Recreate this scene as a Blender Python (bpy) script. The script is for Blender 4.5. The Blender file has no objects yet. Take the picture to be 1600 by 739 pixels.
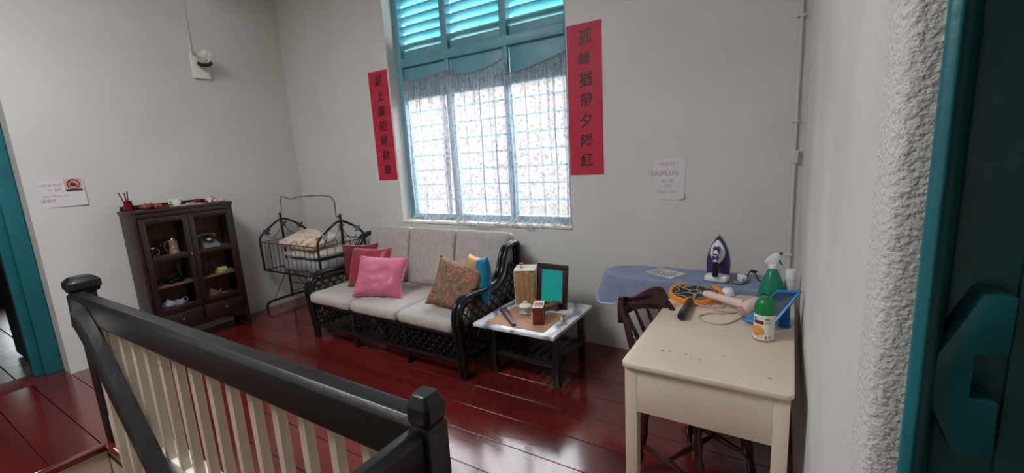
import bpy, bmesh, math, random
from mathutils import Vector, Matrix, Euler, noise
random.seed(7)
sc = bpy.context.scene
COL = sc.collection
PI = math.pi
# ------------------------------------------------------------------ camera
cam_d = bpy.data.cameras.new('camera')
cam = bpy.data.objects.new('camera', cam_d)
COL.objects.link(cam)
cam_d.sensor_fit = 'HORIZONTAL'
cam_d.sensor_width = 36.0
cam_d.lens = 690.41 / 1600 * 36.0
cam_d.clip_start = 0.02
YAW, PITCH, ROLL = 0.56900, 0.18113, 0.05991
_f = Vector((-math.sin(YAW) * math.cos(PITCH), math.cos(YAW) * math.cos(PITCH), -math.sin(PITCH)))
_r = Vector((math.cos(YAW), math.sin(YAW), 0))
_d = _f.cross(_r)
_r2 = math.cos(ROLL) * _r + math.sin(ROLL) * _d
_d2 = -math.sin(ROLL) * _r + math.cos(ROLL) * _d
_m = Matrix((_r2, -_d2, -_f)).transposed().to_4x4()
_m.translation = (0, 0, 1.6)
cam.matrix_world = _m
sc.camera = cam
# ------------------------------------------------------------------ sky, exposure
world = bpy.data.worlds.new('sky')
sc.world = world
world.use_nodes = True
bg = world.node_tree.nodes['Background']
bg.inputs[0].default_value = (0.93, 0.97, 1.0, 1)
bg.inputs[1].default_value = 6.5
sc.view_settings.view_transform = 'Standard'
sc.view_settings.look = 'None'
sc.view_settings.gamma = 1.0
sc.view_settings.exposure = 1.68
sc.cycles.max_bounces = 10
sc.cycles.diffuse_bounces = 6
sc.cycles.transparent_max_bounces = 16
sc.cycles.use_denoising = True


def portal(loc, rot, sx, sy):
    l = bpy.data.lights.new('opening_portal', 'AREA')
    l.shape = 'RECTANGLE'
    l.size, l.size_y = sx, sy
    l.cycles.is_portal = True
    o = bpy.data.objects.new('opening_portal', l)
    o.location, o.rotation_euler = loc, rot
    COL.objects.link(o)


portal((-2.48, 3.62, 2.2), (-PI / 2, 0, 0), 2.0, 2.6)
portal((-2.75, -.225, 4.0), (0, 0, 0), 1.7, 1.35)
portal((-9.05, 1.25, .7), (0, -PI / 2, 0), .4, .3)


# ------------------------------------------------------------------ materials
def lin(c):
    return tuple(((x / 255) / 12.92 if x / 255 <= .04045 else ((x / 255 + .055) / 1.055) ** 2.4) for x in c)


MATS = {}


def pm(name, c1, c2=None, scale=8.0, rough=0.6, bump=0.0, bscale=None, metal=0.0, coat=0.0, stretch=None,
       detail=4.0, spec=0.5, trans=0.0, lo=.35, hi=.65, emit=None, sheen=0.0, rough2=None, bdist=0.01):
    """principled material with a noise mix of two colours and noise relief; colours are sRGB 0-255"""
    if name in MATS:
        return MATS[name]
    m = bpy.data.materials.new(name)
    m.use_nodes = True
    nt = m.node_tree
    N, L = nt.nodes, nt.links
    p = N['Principled BSDF']
    p.inputs['Roughness'].default_value = rough
    p.inputs['Metallic'].default_value = metal
    p.inputs['Coat Weight'].default_value = coat
    p.inputs['Coat Roughness'].default_value = .12
    p.inputs['Specular IOR Level'].default_value = spec
    p.inputs['Sheen Weight'].default_value = sheen
    p.inputs['Transmission Weight'].default_value = trans
    a = (*lin(c1), 1)
    b = (*lin(c2 or c1), 1)
    tc = N.new('ShaderNodeTexCoord')
    src = tc.outputs['Object']
    if stretch:
        mp = N.new('ShaderNodeMapping')
        mp.inputs['Scale'].default_value = stretch
        L.new(src, mp.inputs[0])
        src = mp.outputs[0]
    nz = N.new('ShaderNodeTexNoise')
    nz.inputs['Scale'].default_value = scale
    nz.inputs['Detail'].default_value = detail
    L.new(src, nz.inputs['Vector'])
    rp = N.new('ShaderNodeValToRGB')
    rp.color_ramp.elements[0].position = lo
    rp.color_ramp.elements[1].position = hi
    rp.color_ramp.elements[0].color = a
    rp.color_ramp.elements[1].color = b
    L.new(nz.outputs['Fac'], rp.inputs[0])
    L.new(rp.outputs[0], p.inputs['Base Color'])
    if rough2 is not None:
        mr = N.new('ShaderNodeMapRange')
        mr.inputs[3].default_value = rough
        mr.inputs[4].default_value = rough2
        L.new(nz.outputs['Fac'], mr.inputs[0])
        L.new(mr.outputs[0], p.inputs['Roughness'])
    if bump:
        nb = N.new('ShaderNodeTexNoise')
        nb.inputs['Scale'].default_value = bscale or scale * 4
        nb.inputs['Detail'].default_value = 5
        L.new(src, nb.inputs['Vector'])
        bp = N.new('ShaderNodeBump')
        bp.inputs['Strength'].default_value = bump
        bp.inputs['Distance'].default_value = bdist
        L.new(nb.outputs['Fac'], bp.inputs['Height'])
        L.new(bp.outputs[0], p.inputs['Normal'])
    if emit:
        p.inputs['Emission Color'].default_value = (*lin(emit[0]), 1)
        p.inputs['Emission Strength'].default_value = emit[1]
    MATS[name] = m
    return m


def glass_mat(name, tint=(255, 255, 255), gloss=0.12):
    """thin pane: clear with a Fresnel-like gloss"""
    m = bpy.data.materials.new(name)
    m.use_nodes = True
    nt = m.node_tree
    N, L = nt.nodes, nt.links
    N.remove(N['Principled BSDF'])
    out = N['Material Output']
    t = N.new('ShaderNodeBsdfTransparent')
    t.inputs[0].default_value = (*lin(tint), 1)
    g = N.new('ShaderNodeBsdfGlossy')
    g.inputs['Roughness'].default_value = .03
    lw = N.new('ShaderNodeLayerWeight')
    lw.inputs[0].default_value = gloss
    mx = N.new('ShaderNodeMixShader')
    L.new(lw.outputs['Fresnel'], mx.inputs[0])
    L.new(t.outputs[0], mx.inputs[1])
    L.new(g.outputs[0], mx.inputs[2])
    L.new(mx.outputs[0], out.inputs[0])
    return m


def sheer_mat():
    m = bpy.data.materials.new('sheer_floral_voile')
    m.use_nodes = True
    nt = m.node_tree
    N, L = nt.nodes, nt.links
    N.remove(N['Principled BSDF'])
    out = N['Material Output']
    tc = N.new('ShaderNodeTexCoord')
    vo = N.new('ShaderNodeTexVoronoi')
    vo.inputs['Scale'].default_value = 26
    L.new(tc.outputs['Object'], vo.inputs['Vector'])
    nz = N.new('ShaderNodeTexNoise')
    nz.inputs['Scale'].default_value = 60
    nz.inputs['Detail'].default_value = 3
    L.new(tc.outputs['Object'], nz.inputs['Vector'])
    ad = N.new('ShaderNodeMath')
    ad.operation = 'MULTIPLY_ADD'
    ad.inputs[1].default_value = .45
    L.new(nz.outputs['Fac'], ad.inputs[0])
    L.new(vo.outputs['Distance'], ad.inputs[2])
    rp = N.new('ShaderNodeValToRGB')
    rp.color_ramp.elements[0].position = .50
    rp.color_ramp.elements[1].position = .60
    rp.color_ramp.elements[0].color = (1, 1, 1, 1)
    rp.color_ramp.elements[1].color = (0, 0, 0, 1)
    L.new(ad.outputs[0], rp.inputs[0])
    col = N.new('ShaderNodeMix')
    col.data_type = 'RGBA'
    L.new(rp.outputs[0], col.inputs[0])
    col.inputs[6].default_value = (*lin((200, 204, 214)), 1)
    col.inputs[7].default_value = (*lin((158, 152, 162)), 1)
    df = N.new('ShaderNodeBsdfDiffuse')
    tl = N.new('ShaderNodeBsdfTranslucent')
    L.new(col.outputs[2], df.inputs[0])
    L.new(col.outputs[2], tl.inputs[0])
    m1 = N.new('ShaderNodeMixShader')
    m1.inputs[0].default_value = .26
    L.new(df.outputs[0], m1.inputs[1])
    L.new(tl.outputs[0], m1.inputs[2])
    tr = N.new('ShaderNodeBsdfTransparent')
    tr.inputs[0].default_value = (1, 1, 1, 1)
    fac = N.new('ShaderNodeMapRange')
    fac.inputs[3].default_value = .40
    fac.inputs[4].default_value = .52
    L.new(rp.outputs[0], fac.inputs[0])
    lw = N.new('ShaderNodeLayerWeight')
    lw.inputs[0].default_value = .35
    fa = N.new('ShaderNodeMath')
    fa.operation = 'MULTIPLY_ADD'
    fa.use_clamp = True
    fa.inputs[1].default_value = .75
    L.new(lw.outputs['Facing'], fa.inputs[0])
    L.new(fac.outputs[0], fa.inputs[2])
    m2 = N.new('ShaderNodeMixShader')
    L.new(fa.outputs[0], m2.inputs[0])
    L.new(tr.outputs[0], m2.inputs[1])
    L.new(m1.outputs[0], m2.inputs[2])
    L.new(m2.outputs[0], out.inputs[0])
    return m


def tapestry_mat(name, cols, scale):
    """several colours through a stepped ramp, voronoi and warped noise"""
    m = bpy.data.materials.new(name)
    m.use_nodes = True
    nt = m.node_tree
    N, L = nt.nodes, nt.links
    p = N['Principled BSDF']
    p.inputs['Roughness'].default_value = .75
    tc = N.new('ShaderNodeTexCoord')
    nz = N.new('ShaderNodeTexNoise')
    nz.inputs['Scale'].default_value = scale
    nz.inputs['Detail'].default_value = 2.5
    nz.inputs['Distortion'].default_value = 1.6
    L.new(tc.outputs['Object'], nz.inputs['Vector'])
    rp = N.new('ShaderNodeValToRGB')
    els = rp.color_ramp.elements
    n = len(cols)
    for i, c in enumerate(cols):
        pos = .3 + .4 * i / (n - 1)
        e = els[i] if i < 2 else els.new(pos)
        e.position = pos
        e.color = (*lin(c), 1)
    L.new(nz.outputs['Fac'], rp.inputs[0])
    L.new(rp.outputs[0], p.inputs['Base Color'])
    return m


def marble_mat():
    m = bpy.data.materials.new('grey_veined_marble')
    m.use_nodes = True
    nt = m.node_tree
    N, L = nt.nodes, nt.links
    p = N['Principled BSDF']
    p.inputs['Roughness'].default_value = .18
    tc = N.new('ShaderNodeTexCoord')
    w = N.new('ShaderNodeTexWave')
    w.inputs['Scale'].default_value = 1.1
    w.inputs['Distortion'].default_value = 9
    w.inputs['Detail'].default_value = 4
    w.inputs['Detail Scale'].default_value = 1.6
    L.new(tc.outputs['Object'], w.inputs['Vector'])
    rp = N.new('ShaderNodeValToRGB')
    els = rp.color_ramp.elements
    els[0].position = 0.0
    els[0].color = (*lin((126, 130, 138)), 1)
    els[1].position = .22
    els[1].color = (*lin((222, 225, 230)), 1)
    L.new(w.outputs['Fac'], rp.inputs[0])
    L.new(rp.outputs[0], p.inputs['Base Color'])
    return m


def brick_mat():
    m = bpy.data.materials.new('pale_brick')
    m.use_nodes = True
    nt = m.node_tree
    N, L = nt.nodes, nt.links
    p = N['Principled BSDF']
    p.inputs['Roughness'].default_value = .9
    tc = N.new('ShaderNodeTexCoord')
    mp = N.new('ShaderNodeMapping')
    mp.inputs['Rotation'].default_value = (PI / 2, 0, 0)
    L.new(tc.outputs['Object'], mp.inputs[0])
    b = N.new('ShaderNodeTexBrick')
    b.inputs['Color1'].default_value = (*lin((84, 81, 78)), 1)
    b.inputs['Color2'].default_value = (*lin((76, 71, 66)), 1)
    b.inputs['Mortar'].default_value = (*lin((88, 86, 84)), 1)
    b.inputs['Scale'].default_value = 3
    L.new(mp.outputs[0], b.inputs['Vector'])
    L.new(b.outputs[0], p.inputs['Base Color'])
    return m


def leak_paint_mat():
    """limewashed plaster with faint stains and fine relief"""
    return pm('white_limewash', (213, 210, 205), (203, 199, 193), scale=1.3, rough=.85, bump=.12, bscale=26, detail=6,
              lo=.3, hi=.7)


M_WALL = leak_paint_mat()
M_ROUGH = pm('rough_plaster', (214, 211, 206), (203, 199, 193), scale=3, rough=.8, bump=1.0, bscale=120, bdist=.006)
M_CEIL = pm('ceiling_white', (225, 222, 216), rough=.9)
M_TEAL = pm('teal_paint', (104, 158, 172), (96, 150, 164), scale=6, rough=.45, bump=.06, bscale=60)
M_LOUV = pm('backlit_louver_teal', (116, 194, 208), (126, 202, 214), scale=14, rough=.5, bump=.08, bscale=90)  # lighter than the frame teal: backlighting put into the slat colour
M_DTEAL = pm('deep_teal_paint', (24, 108, 116), (20, 96, 104), scale=5, rough=.4, bump=.1, bscale=50)
M_LEAF = pm('dark_teal_paint', (40, 116, 122), (34, 104, 110), scale=7, rough=.28, bump=.12, bscale=45)
M_RED = pm('red_floor_paint', (104, 30, 27), (80, 22, 21), scale=2.2, rough=.17, bump=.16, bscale=14,
           stretch=(.35, 1.6, 1), coat=.7, rough2=.2, bdist=.004)
M_JOINT = pm('dark_joint_board', (46, 14, 12), rough=.7)  # dark red-brown board seen in the gaps between planks
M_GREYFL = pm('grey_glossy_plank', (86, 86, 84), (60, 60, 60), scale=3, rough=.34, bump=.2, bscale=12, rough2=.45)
M_BLACK = pm('black_gloss_paint', (20, 20, 22), (28, 28, 30), scale=9, rough=.36, bump=.12, bscale=50)
M_CREAMP = pm('cream_paint', (214, 200, 178), (204, 188, 165), scale=6, rough=.5, bump=.05)
M_KERB = pm('white_paint', (232, 226, 212), rough=.5)
M_GLASS = glass_mat('window_glass')
M_CABG = glass_mat('cabinet_glass', (250, 252, 250), .10)
M_SHEER = sheer_mat()
M_RATTAN = pm('black_lacquered_rattan', (9, 9, 12), (15, 15, 18), scale=20, rough=.28, bump=.05)
M_FABRIC = pm('grey_linen', (182, 174, 168), (166, 158, 152), scale=70, rough=.95, bump=.18, bscale=320, stretch=(1, 1, .25), bdist=.002)
M_DARKW = pm('dark_mahogany', (48, 26, 24), (36, 18, 18), scale=3, rough=.42, bump=.08, stretch=(4, 4, .6))
M_CABIN = pm('brown_board', (140, 104, 70), (118, 86, 58), scale=4, rough=.7, stretch=(4, 4, .5))
M_IRON = pm('bronze_iron_tube', (50, 38, 38), (38, 28, 28), scale=12, rough=.45, metal=.3)
M_IRONL = pm('pale_rusty_wire', (104, 98, 92), (78, 70, 64), scale=20, rough=.5, metal=.3)
M_DESK = pm('beige_desk_paint', (222, 206, 186), (212, 194, 174), scale=3, rough=.42, bump=.04, bscale=20)
M_CHAIR = pm('mahogany_varnish', (62, 16, 20), (44, 11, 14), scale=4, rough=.2, coat=.3)
M_CLOTHB = pm('blue_grey_cotton', (136, 146, 172), (124, 134, 160), scale=10, rough=.95, bump=.15, bscale=160)
M_WHITE = pm('white_plastic', (228, 228, 230), rough=.35)
M_PAPER = pm('white_paper', (214, 210, 214), rough=.85)
M_REDPAP = pm('crimson_paper', (192, 34, 64), (180, 26, 58), scale=5, rough=.6, bump=.08, bscale=18)
M_INK = pm('black_ink', (20, 14, 18), rough=.5)
M_PINKINK = pm('red_pen_ink', (178, 62, 78), rough=.7)
M_ROSEINK = pm('rose_pen_ink', (176, 96, 110), rough=.7)
M_BLKPL = pm('black_plastic', (18, 18, 20), rough=.4)
M_CHROME = pm('polished_metal', (190, 190, 192), rough=.15, metal=1.0)
M_BROWNCL = pm('red_brown_clay', (126, 52, 36), (104, 42, 30), scale=20, rough=.5)
M_PORC = pm('white_porcelain', (226, 224, 218), rough=.2)


# ------------------------------------------------------------------ builders
class MB:
    def __init__(self):
        self.bm = bmesh.new()

    def box(self, x0, x1, y0, y1, z0, z1, M=None):
        vs = [self.bm.verts.new(Vector(c)) for c in
              ((x0, y0, z0), (x1, y0, z0), (x1, y1, z0), (x0, y1, z0), (x0, y0, z1), (x1, y0, z1), (x1, y1, z1), (x0, y1, z1))]
        if M:
            for v in vs:
                v.co = M @ v.co
        for f in ((0, 3, 2, 1), (4, 5, 6, 7), (0, 1, 5, 4), (1, 2, 6, 5), (2, 3, 7, 6), (3, 0, 4, 7)):
            self.bm.faces.new([vs[i] for i in f])
        return self

    def hexa(self, c):
        vs = [self.bm.verts.new(Vector(p)) for p in c]
        for f in ((0, 3, 2, 1), (4, 5, 6, 7), (0, 1, 5, 4), (1, 2, 6, 5), (2, 3, 7, 6), (3, 0, 4, 7)):
            self.bm.faces.new([vs[i] for i in f])
        return self

    def prism(self, poly, a, b, axis='z', M=None):
        """poly in the plane normal to axis, between a and b"""
        def mk(p, t):
            if axis == 'z':
                v = Vector((p[0], p[1], t))
            elif axis == 'y':
                v = Vector((p[0], t, p[1]))
            else:
                v = Vector((t, p[0], p[1]))
            return M @ v if M else v
        lo = [self.bm.verts.new(mk(p, a)) for p in poly]
        hi = [self.bm.verts.new(mk(p, b)) for p in poly]
        n = len(poly)
        self.bm.faces.new(lo[::-1])
        self.bm.faces.new(hi)
        for i in range(n):
            self.bm.faces.new((lo[i], lo[(i + 1) % n], hi[(i + 1) % n], hi[i]))
        return self

    def tube(self, pts, r, n=8, closed=False, M=None):
        pts = [Vector(p) for p in pts]
        if M:
            pts = [M @ p for p in pts]
        k = len(pts)
        rr = r if isinstance(r, (list, tuple)) else [r] * k
        T = []
        for i in range(k):
            a = pts[i - 1] if (i > 0 or closed) else pts[i]
            b = pts[(i + 1) % k] if (i < k - 1 or closed) else pts[i]
            T.append((b - a).normalized())
        up = Vector((0, 0, 1)) if abs(T[0].z) < .9 else Vector((1, 0, 0))
        nrm = T[0].cross(up).normalized()
        rings = []
        for i in range(k):
            nrm = (nrm - T[i] * nrm.dot(T[i]))
            if nrm.length < 1e-6:
                nrm = T[i].orthogonal()
            nrm.normalize()
            bi = T[i].cross(nrm)
            rings.append([self.bm.verts.new(pts[i] + rr[i] * (math.cos(2 * PI * j / n) * nrm + math.sin(2 * PI * j / n) * bi)) for j in range(n)])
        for i in range(k if closed else k - 1):
            A, B = rings[i], rings[(i + 1) % k]
            for j in range(n):
                self.bm.faces.new((A[j], A[(j + 1) % n], B[(j + 1) % n], B[j]))
        if not closed:
            self.bm.faces.new(rings[0][::-1])
            self.bm.faces.new(rings[-1])
        return self

    def lathe(self, prof, c=(0, 0, 0), n=20, M=None):
        c = Vector(c)
        rings = []
        for r, z in prof:
            if r < 1e-5:
                v = c + Vector((0, 0, z))
                rings.append([self.bm.verts.new(M @ v if M else v)])
            else:
                ring = []
                for j in range(n):
                    v = c + Vector((r * math.cos(2 * PI * j / n), r * math.sin(2 * PI * j / n), z))
                    ring.append(self.bm.verts.new(M @ v if M else v))
                rings.append(ring)
        for A, B in zip(rings, rings[1:]):
            for j in range(n):
                j2 = (j + 1) % n
                if len(A) == 1 and len(B) == 1:
                    continue
                if len(A) == 1:
                    self.bm.faces.new((A[0], B[j2], B[j]))
                elif len(B) == 1:
                    self.bm.faces.new((A[j], A[j2], B[0]))
                else:
                    self.bm.faces.new((A[j], A[j2], B[j2], B[j]))
        if len(rings[0]) > 1:
            self.bm.faces.new(rings[0][::-1])
        if len(rings[-1]) > 1:
            self.bm.faces.new(rings[-1])
        return self

    def ball(self, c, r, M=None, n=14):
        r = r if isinstance(r, (list, tuple)) else (r, r, r)
        mat = Matrix.Translation(c) @ Matrix.Diagonal((*r, 1))
        if M:
            mat = M @ mat
        bmesh.ops.create_uvsphere(self.bm, u_segments=n, v_segments=max(6, n // 2 + 1), radius=1, matrix=mat)
        return self

    def rbox(self, x0, x1, y0, y1, z0, z1, r, cuts=7, crown=0.0, M=None, wob=0.0, seed=0):
        """soft rounded block: a subdivided box pushed onto a rounded surface, with a crowned top"""
        t = bmesh.new()
        bmesh.ops.create_cube(t, size=1)
        bmesh.ops.subdivide_edges(t, edges=t.edges[:], cuts=cuts, use_grid_fill=True)
        c = Vector(((x0 + x1) / 2, (y0 + y1) / 2, (z0 + z1) / 2))
        h = Vector(((x1 - x0) / 2, (y1 - y0) / 2, (z1 - z0) / 2))
        rr = min(r, h.x * .99, h.y * .99, h.z * .99)
        mp = {}
        for v in t.verts:
            u = v.co * 2
            u = Vector((math.copysign(abs(a) ** .62, a) for a in u))
            p = Vector((u.x * h.x, u.y * h.y, u.z * h.z))
            q = Vector(tuple(max(-(h[i] - rr), min(h[i] - rr, p[i])) for i in range(3)))
            d = p - q
            if d.length > 1e-9:
                p = q + d.normalized() * rr
            if crown:
                p.z += crown * math.copysign(1, p.z) * (1 - u.x ** 2) * (1 - u.y ** 2) * (abs(u.z) > .5)
            if wob:
                p += wob * noise.noise_vector(p * 9 + Vector((seed * 3.1, 0, 0)))
            w = c + p
            mp[v] = self.bm.verts.new(M @ w if M else w)
        for f in t.faces:
            self.bm.faces.new([mp[v] for v in f.verts])
        t.free()
        return self

    def build(self, name, mat, parent=None, smooth=False, bevel=0.0, kind=None, w=False, label=None, seg=2, ang=40):
        bm = self.bm
        bmesh.ops.recalc_face_normals(bm, faces=bm.faces[:])
        if bevel:
            es = [e for e in bm.edges if len(e.link_faces) == 2 and e.calc_face_angle(0) > .5]
            bmesh.ops.bevel(bm, geom=es, offset=bevel, segments=seg, affect='EDGES', profile=.5, clamp_overlap=True)
        if w and parent:
            bmesh.ops.transform(bm, matrix=wm(parent).inverted(), verts=bm.verts[:])
        me = bpy.data.meshes.new(name)
        bm.to_mesh(me)
        bm.free()
        if mat:
            me.materials.append(mat)
        if smooth or bevel:
            me.polygons.foreach_set('use_smooth', [True] * len(me.polygons))
            me.set_sharp_from_angle(angle=math.radians(ang))
        o = bpy.data.objects.new(name, me)
        COL.objects.link(o)
        if parent:
            o.parent = parent
        if kind:
            o['kind'] = kind
        if label:
            o['label'] = label
        return o


def wm(o):
    return (wm(o.parent) if o.parent else Matrix.Identity(4)) @ o.matrix_basis


def tag(o, label, cat, group=None):
    o['label'] = label
    o['category'] = cat
    if group:
        o['group'] = group
    return o


def thing(name, loc, rz, label, cat, group=None, rot=None):
    o = bpy.data.objects.new(name, None)
    o.empty_display_size = .05
    o.location = loc
    o.rotation_euler = rot if rot else (0, 0, rz)
    COL.objects.link(o)
    return tag(o, label, cat, group)


def struct(name, mb, mat, parent=None, bevel=0, smooth=False):
    o = mb.build(name, mat, parent, bevel=bevel, smooth=smooth, kind=None if parent else 'structure')
    return o


def struct_empty(name, loc=(0, 0, 0)):
    o = bpy.data.objects.new(name, None)
    o.location = loc
    COL.objects.link(o)
    o['kind'] = 'structure'
    return o


def clone(src, parent, loc=None, name=None):
    c = src.copy()
    COL.objects.link(c)
    c.parent = parent
    if loc is not None:
        c.location = loc
    return c


def arc(c, r, a0, a1, n, plane='xz', r2=None):
    r2 = r if r2 is None else r2
    out = []
    for i in range(n + 1):
        a = a0 + (a1 - a0) * i / n
        u, v = r * math.cos(a), r2 * math.sin(a)
        out.append(Vector((c[0] + u, c[1], c[2] + v)) if plane == 'xz' else (Vector((c[0], c[1] + u, c[2] + v)) if plane == 'yz' else Vector((c[0] + u, c[1] + v, c[2]))))
    return out


def smooth_path(pts, n=6):
    """Catmull-Rom through the points"""
    P = [Vector(p) for p in pts]
    P = [P[0] * 2 - P[1]] + P + [P[-1] * 2 - P[-2]]
    out = []
    for i in range(1, len(P) - 2):
        a, b, c, d = P[i - 1:i + 3]
        for k in range(n):
            t = k / n
            out.append(.5 * ((2 * b) + (c - a) * t + (2 * a - 5 * b + 4 * c - d) * t * t + (3 * b - a - 3 * c + d) * t ** 3))
    out.append(P[-2])
    return out


def text_mesh(body, size, extrude=.0006, off=0.0, shear=0.0, align='CENTER'):
    cu = bpy.data.curves.new('lettering', 'FONT')
    cu.body = body
    cu.size = size
    cu.extrude = extrude
    cu.offset = off
    cu.shear = shear
    cu.align_x = align
    cu.align_y = 'CENTER'
    cu.resolution_u = 3
    o = bpy.data.objects.new('lettering', cu)
    COL.objects.link(o)
    dg = bpy.context.evaluated_depsgraph_get()
    me = bpy.data.meshes.new_from_object(o.evaluated_get(dg))
    bpy.data.objects.remove(o)
    bpy.data.curves.remove(cu)
    return me


def text_obj(name, body, size, mat, parent, M, **k):
    """M places the text plane (x right, y up, z out) in the parent's own space"""
    me = text_mesh(body, size, **k)
    me.transform(M)
    me.materials.clear()
    me.materials.append(mat)
    o = bpy.data.objects.new(name, me)
    COL.objects.link(o)
    o.parent = parent
    return o


def basis(origin, xdir, ydir):
    x, y = Vector(xdir).normalized(), Vector(ydir).normalized()
    z = x.cross(y)
    m = Matrix((x, y, z)).transposed().to_4x4()
    m.translation = Vector(origin)
    return m


# ================================================================== SETTING
D = 3.30          # inner face of the back wall
CZ = 3.9          # ceiling
WX0, WX1, WZ0, WZ1 = -3.455, -1.515, 0.99, 3.35   # window opening


def xl(y):        # the left wall leans out of square a little
    return -5.10 - .042 * (y - .93)


def xr(y):        # so does the right wall
    return .10 - .0173 * (y - .70)


# ---- floor: joists board under separate planks
floor = MB().box(-5.7, .9, -3.2, -.35, -.09, -.032).box(-5.7, -3.52, -.35, .70, -.09, -.032).box(-.79, .9, -.35, .70, -.09, -.032) \
    .box(-5.7, .9, .70, 3.4, -.09, -.032).build('floor', M_JOINT)
floor['kind'] = 'structure'
PW = .2287
y = 1.372 - 20 * PW
k = 0
pc = [M_RED, pm('red_floor_paint_worn', (108, 32, 28), (84, 23, 22), scale=3.0, rough=.17, bump=.22, bscale=16,
                stretch=(.3, 1.8, 1), coat=.7, rough2=.22, bdist=.004)]
while y < 3.35:
    y1 = y + PW
    spans = [(-5.35 + .03, .55)]
    if y < .68 and y1 > -.33:
        spans = [(-5.32, -3.50), (-.785, .55)]
    for s in spans:
        a = max(y, -3.2)
        b = min(y1, 3.34)
        if b - a < .02:
            continue
        if len(spans) > 1 and b > .70:
            b = .70
        dz = .0015 * random.random()
        MB().box(s[0], s[1], a + .0022, b - .0022, -.031, -.0005 - dz).build('plank', pc[0 if random.random() < .6 else 1], floor, bevel=.0012, seg=1)
        if len(spans) > 1 and y1 > .72:
            MB().box(s[0], s[1], .702, y1 - .0022, -.031, -.0005 - dz).build('plank', pc[0], floor, bevel=.0012, seg=1)
    if len(spans) > 1 and y1 > .72:
        MB().box(-3.498, -.787, .70, y1 - .0022, -.031, -.001).build('plank', pc[0], floor, bevel=.0012, seg=1)
    y = y1

# ---- walls
def wall_from(name, boxes, mat):
    mb = MB()
    for b in boxes:
        mb.box(*b)
    o = mb.build(name, mat)
    o['kind'] = 'structure'
    return o


wall_back = wall_from('wall_back', [(-5.6, WX0, D, D + .26, -.1, CZ), (WX1, .5, D, D + .26, -.1, CZ),
                                    (WX0, WX1, D, D + .26, -.1, WZ0), (WX0, WX1, D, D + .26, WZ1, CZ)], M_WALL)
mb = MB()
mb.prism([(xl(.915), .915), (xl(3.35), 3.35), (-5.6, 3.35), (-5.6, .915)], -.1, CZ)
mb.prism([(xl(-.35), -.35), (xl(.915), .915), (-5.42, .915), (-5.42, -.35)], 2.35, CZ)
mb.prism([(xl(-3.3), -3.3), (xl(-.35), -.35), (-5.42, -.35), (-5.42, -3.3)], -.1, CZ)
wall_left = mb.build('wall_left', M_WALL)
wall_left['kind'] = 'structure'
# right wall and its rough end at the doorway: a grid so that the arris is uneven
mb = MB()
bm = mb.bm
nz_, ny_ = 150, 14
def wob(p, s=.004):
    return s * noise.noise(Vector(p) * 14) + s * .6 * noise.noise(Vector(p) * 37)
rows = []
for i in range(nz_ + 1):
    z = -.1 + (CZ + .1) * i / nz_
    row = []
    for j in range(10):      # end face, x from the frame to the arris
        t = j / 9
        x = .150 + (xr(.70) + .006 - .150) * t
        yy = .70 + wob((x * 3, .7, z), .0008) + .006 * (t ** 6)
        row.append(bm.verts.new((x, yy, z)))
    for j in range(1, ny_ + 1):  # room face
        t = (j / ny_) ** 2.2
        yy = .706 + (3.32 - .706) * t
        fade = max(0, 1 - (yy - .7) / .35)
        x = xr(yy) + (.004 * max(0, 1 - (yy - .70) / .02)) + wob((0, yy, z), .0012) * (.3 + .7 * fade)
        row.append(bm.verts.new((x, yy, z)))
    rows.append(row)
for a, b in zip(rows, rows[1:]):
    for j in range(len(a) - 1):
        bm.faces.new((a[j], a[j + 1], b[j + 1], b[j]))
# close it as a thick wall
last = [bm.verts.new((.45, 3.32, z)) for z in (-.1, CZ)]
last2 = [bm.verts.new((.45, .70, z)) for z in (-.1, CZ)]
bm.faces.new((last2[0], last[0], last[1], last2[1]))
wall_right = mb.build('wall_right', M_ROUGH, smooth=True, ang=60)
wall_right.data.materials.append(pm('right_wall_plaster', (216, 213, 208), (206, 202, 196), scale=2.5, rough=.75, bump=.16, bscale=34, bdist=.008))
for p in wall_right.data.polygons:
    if p.center.y > .80:
        p.material_index = 1
wall_right['kind'] = 'structure'
o = wall_from('wall_right', [(.11, .45, -3.3, -.75, -.1, CZ), (.11, .45, -.75, .70, 2.3, CZ)], M_WALL)
o = wall_from('wall_front', [(-5.6, .5, -3.45, -3.2, -.1, CZ)], M_WALL)
SKX0, SKX1, SKY0, SKY1 = -3.6, -1.9, -.9, .45     # unseen skylight added over the stair for light from above
o = wall_from('ceiling', [(-9.4, SKX0, -3.5, 3.6, CZ, CZ + .12), (SKX1, 2.6, -3.5, 3.6, CZ, CZ + .12), (SKX0, SKX1, -3.5, SKY0, CZ, CZ + .12), (SKX0, SKX1, SKY1, 3.6, CZ, CZ + .12)], M_CEIL)
# space behind the right-hand doorway
o = wall_from('wall_east', [(2.3, 2.45, -3.4, 1.6, -.1, CZ), (.45, 2.45, 1.2, 1.45, -.1, CZ), (.45, 2.45, -3.45, -3.3, -.1, CZ)], M_WALL)
o = wall_from('floor', [(.56, 2.4, -3.4, 1.3, -.09, -.002)], M_GREYFL)

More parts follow.
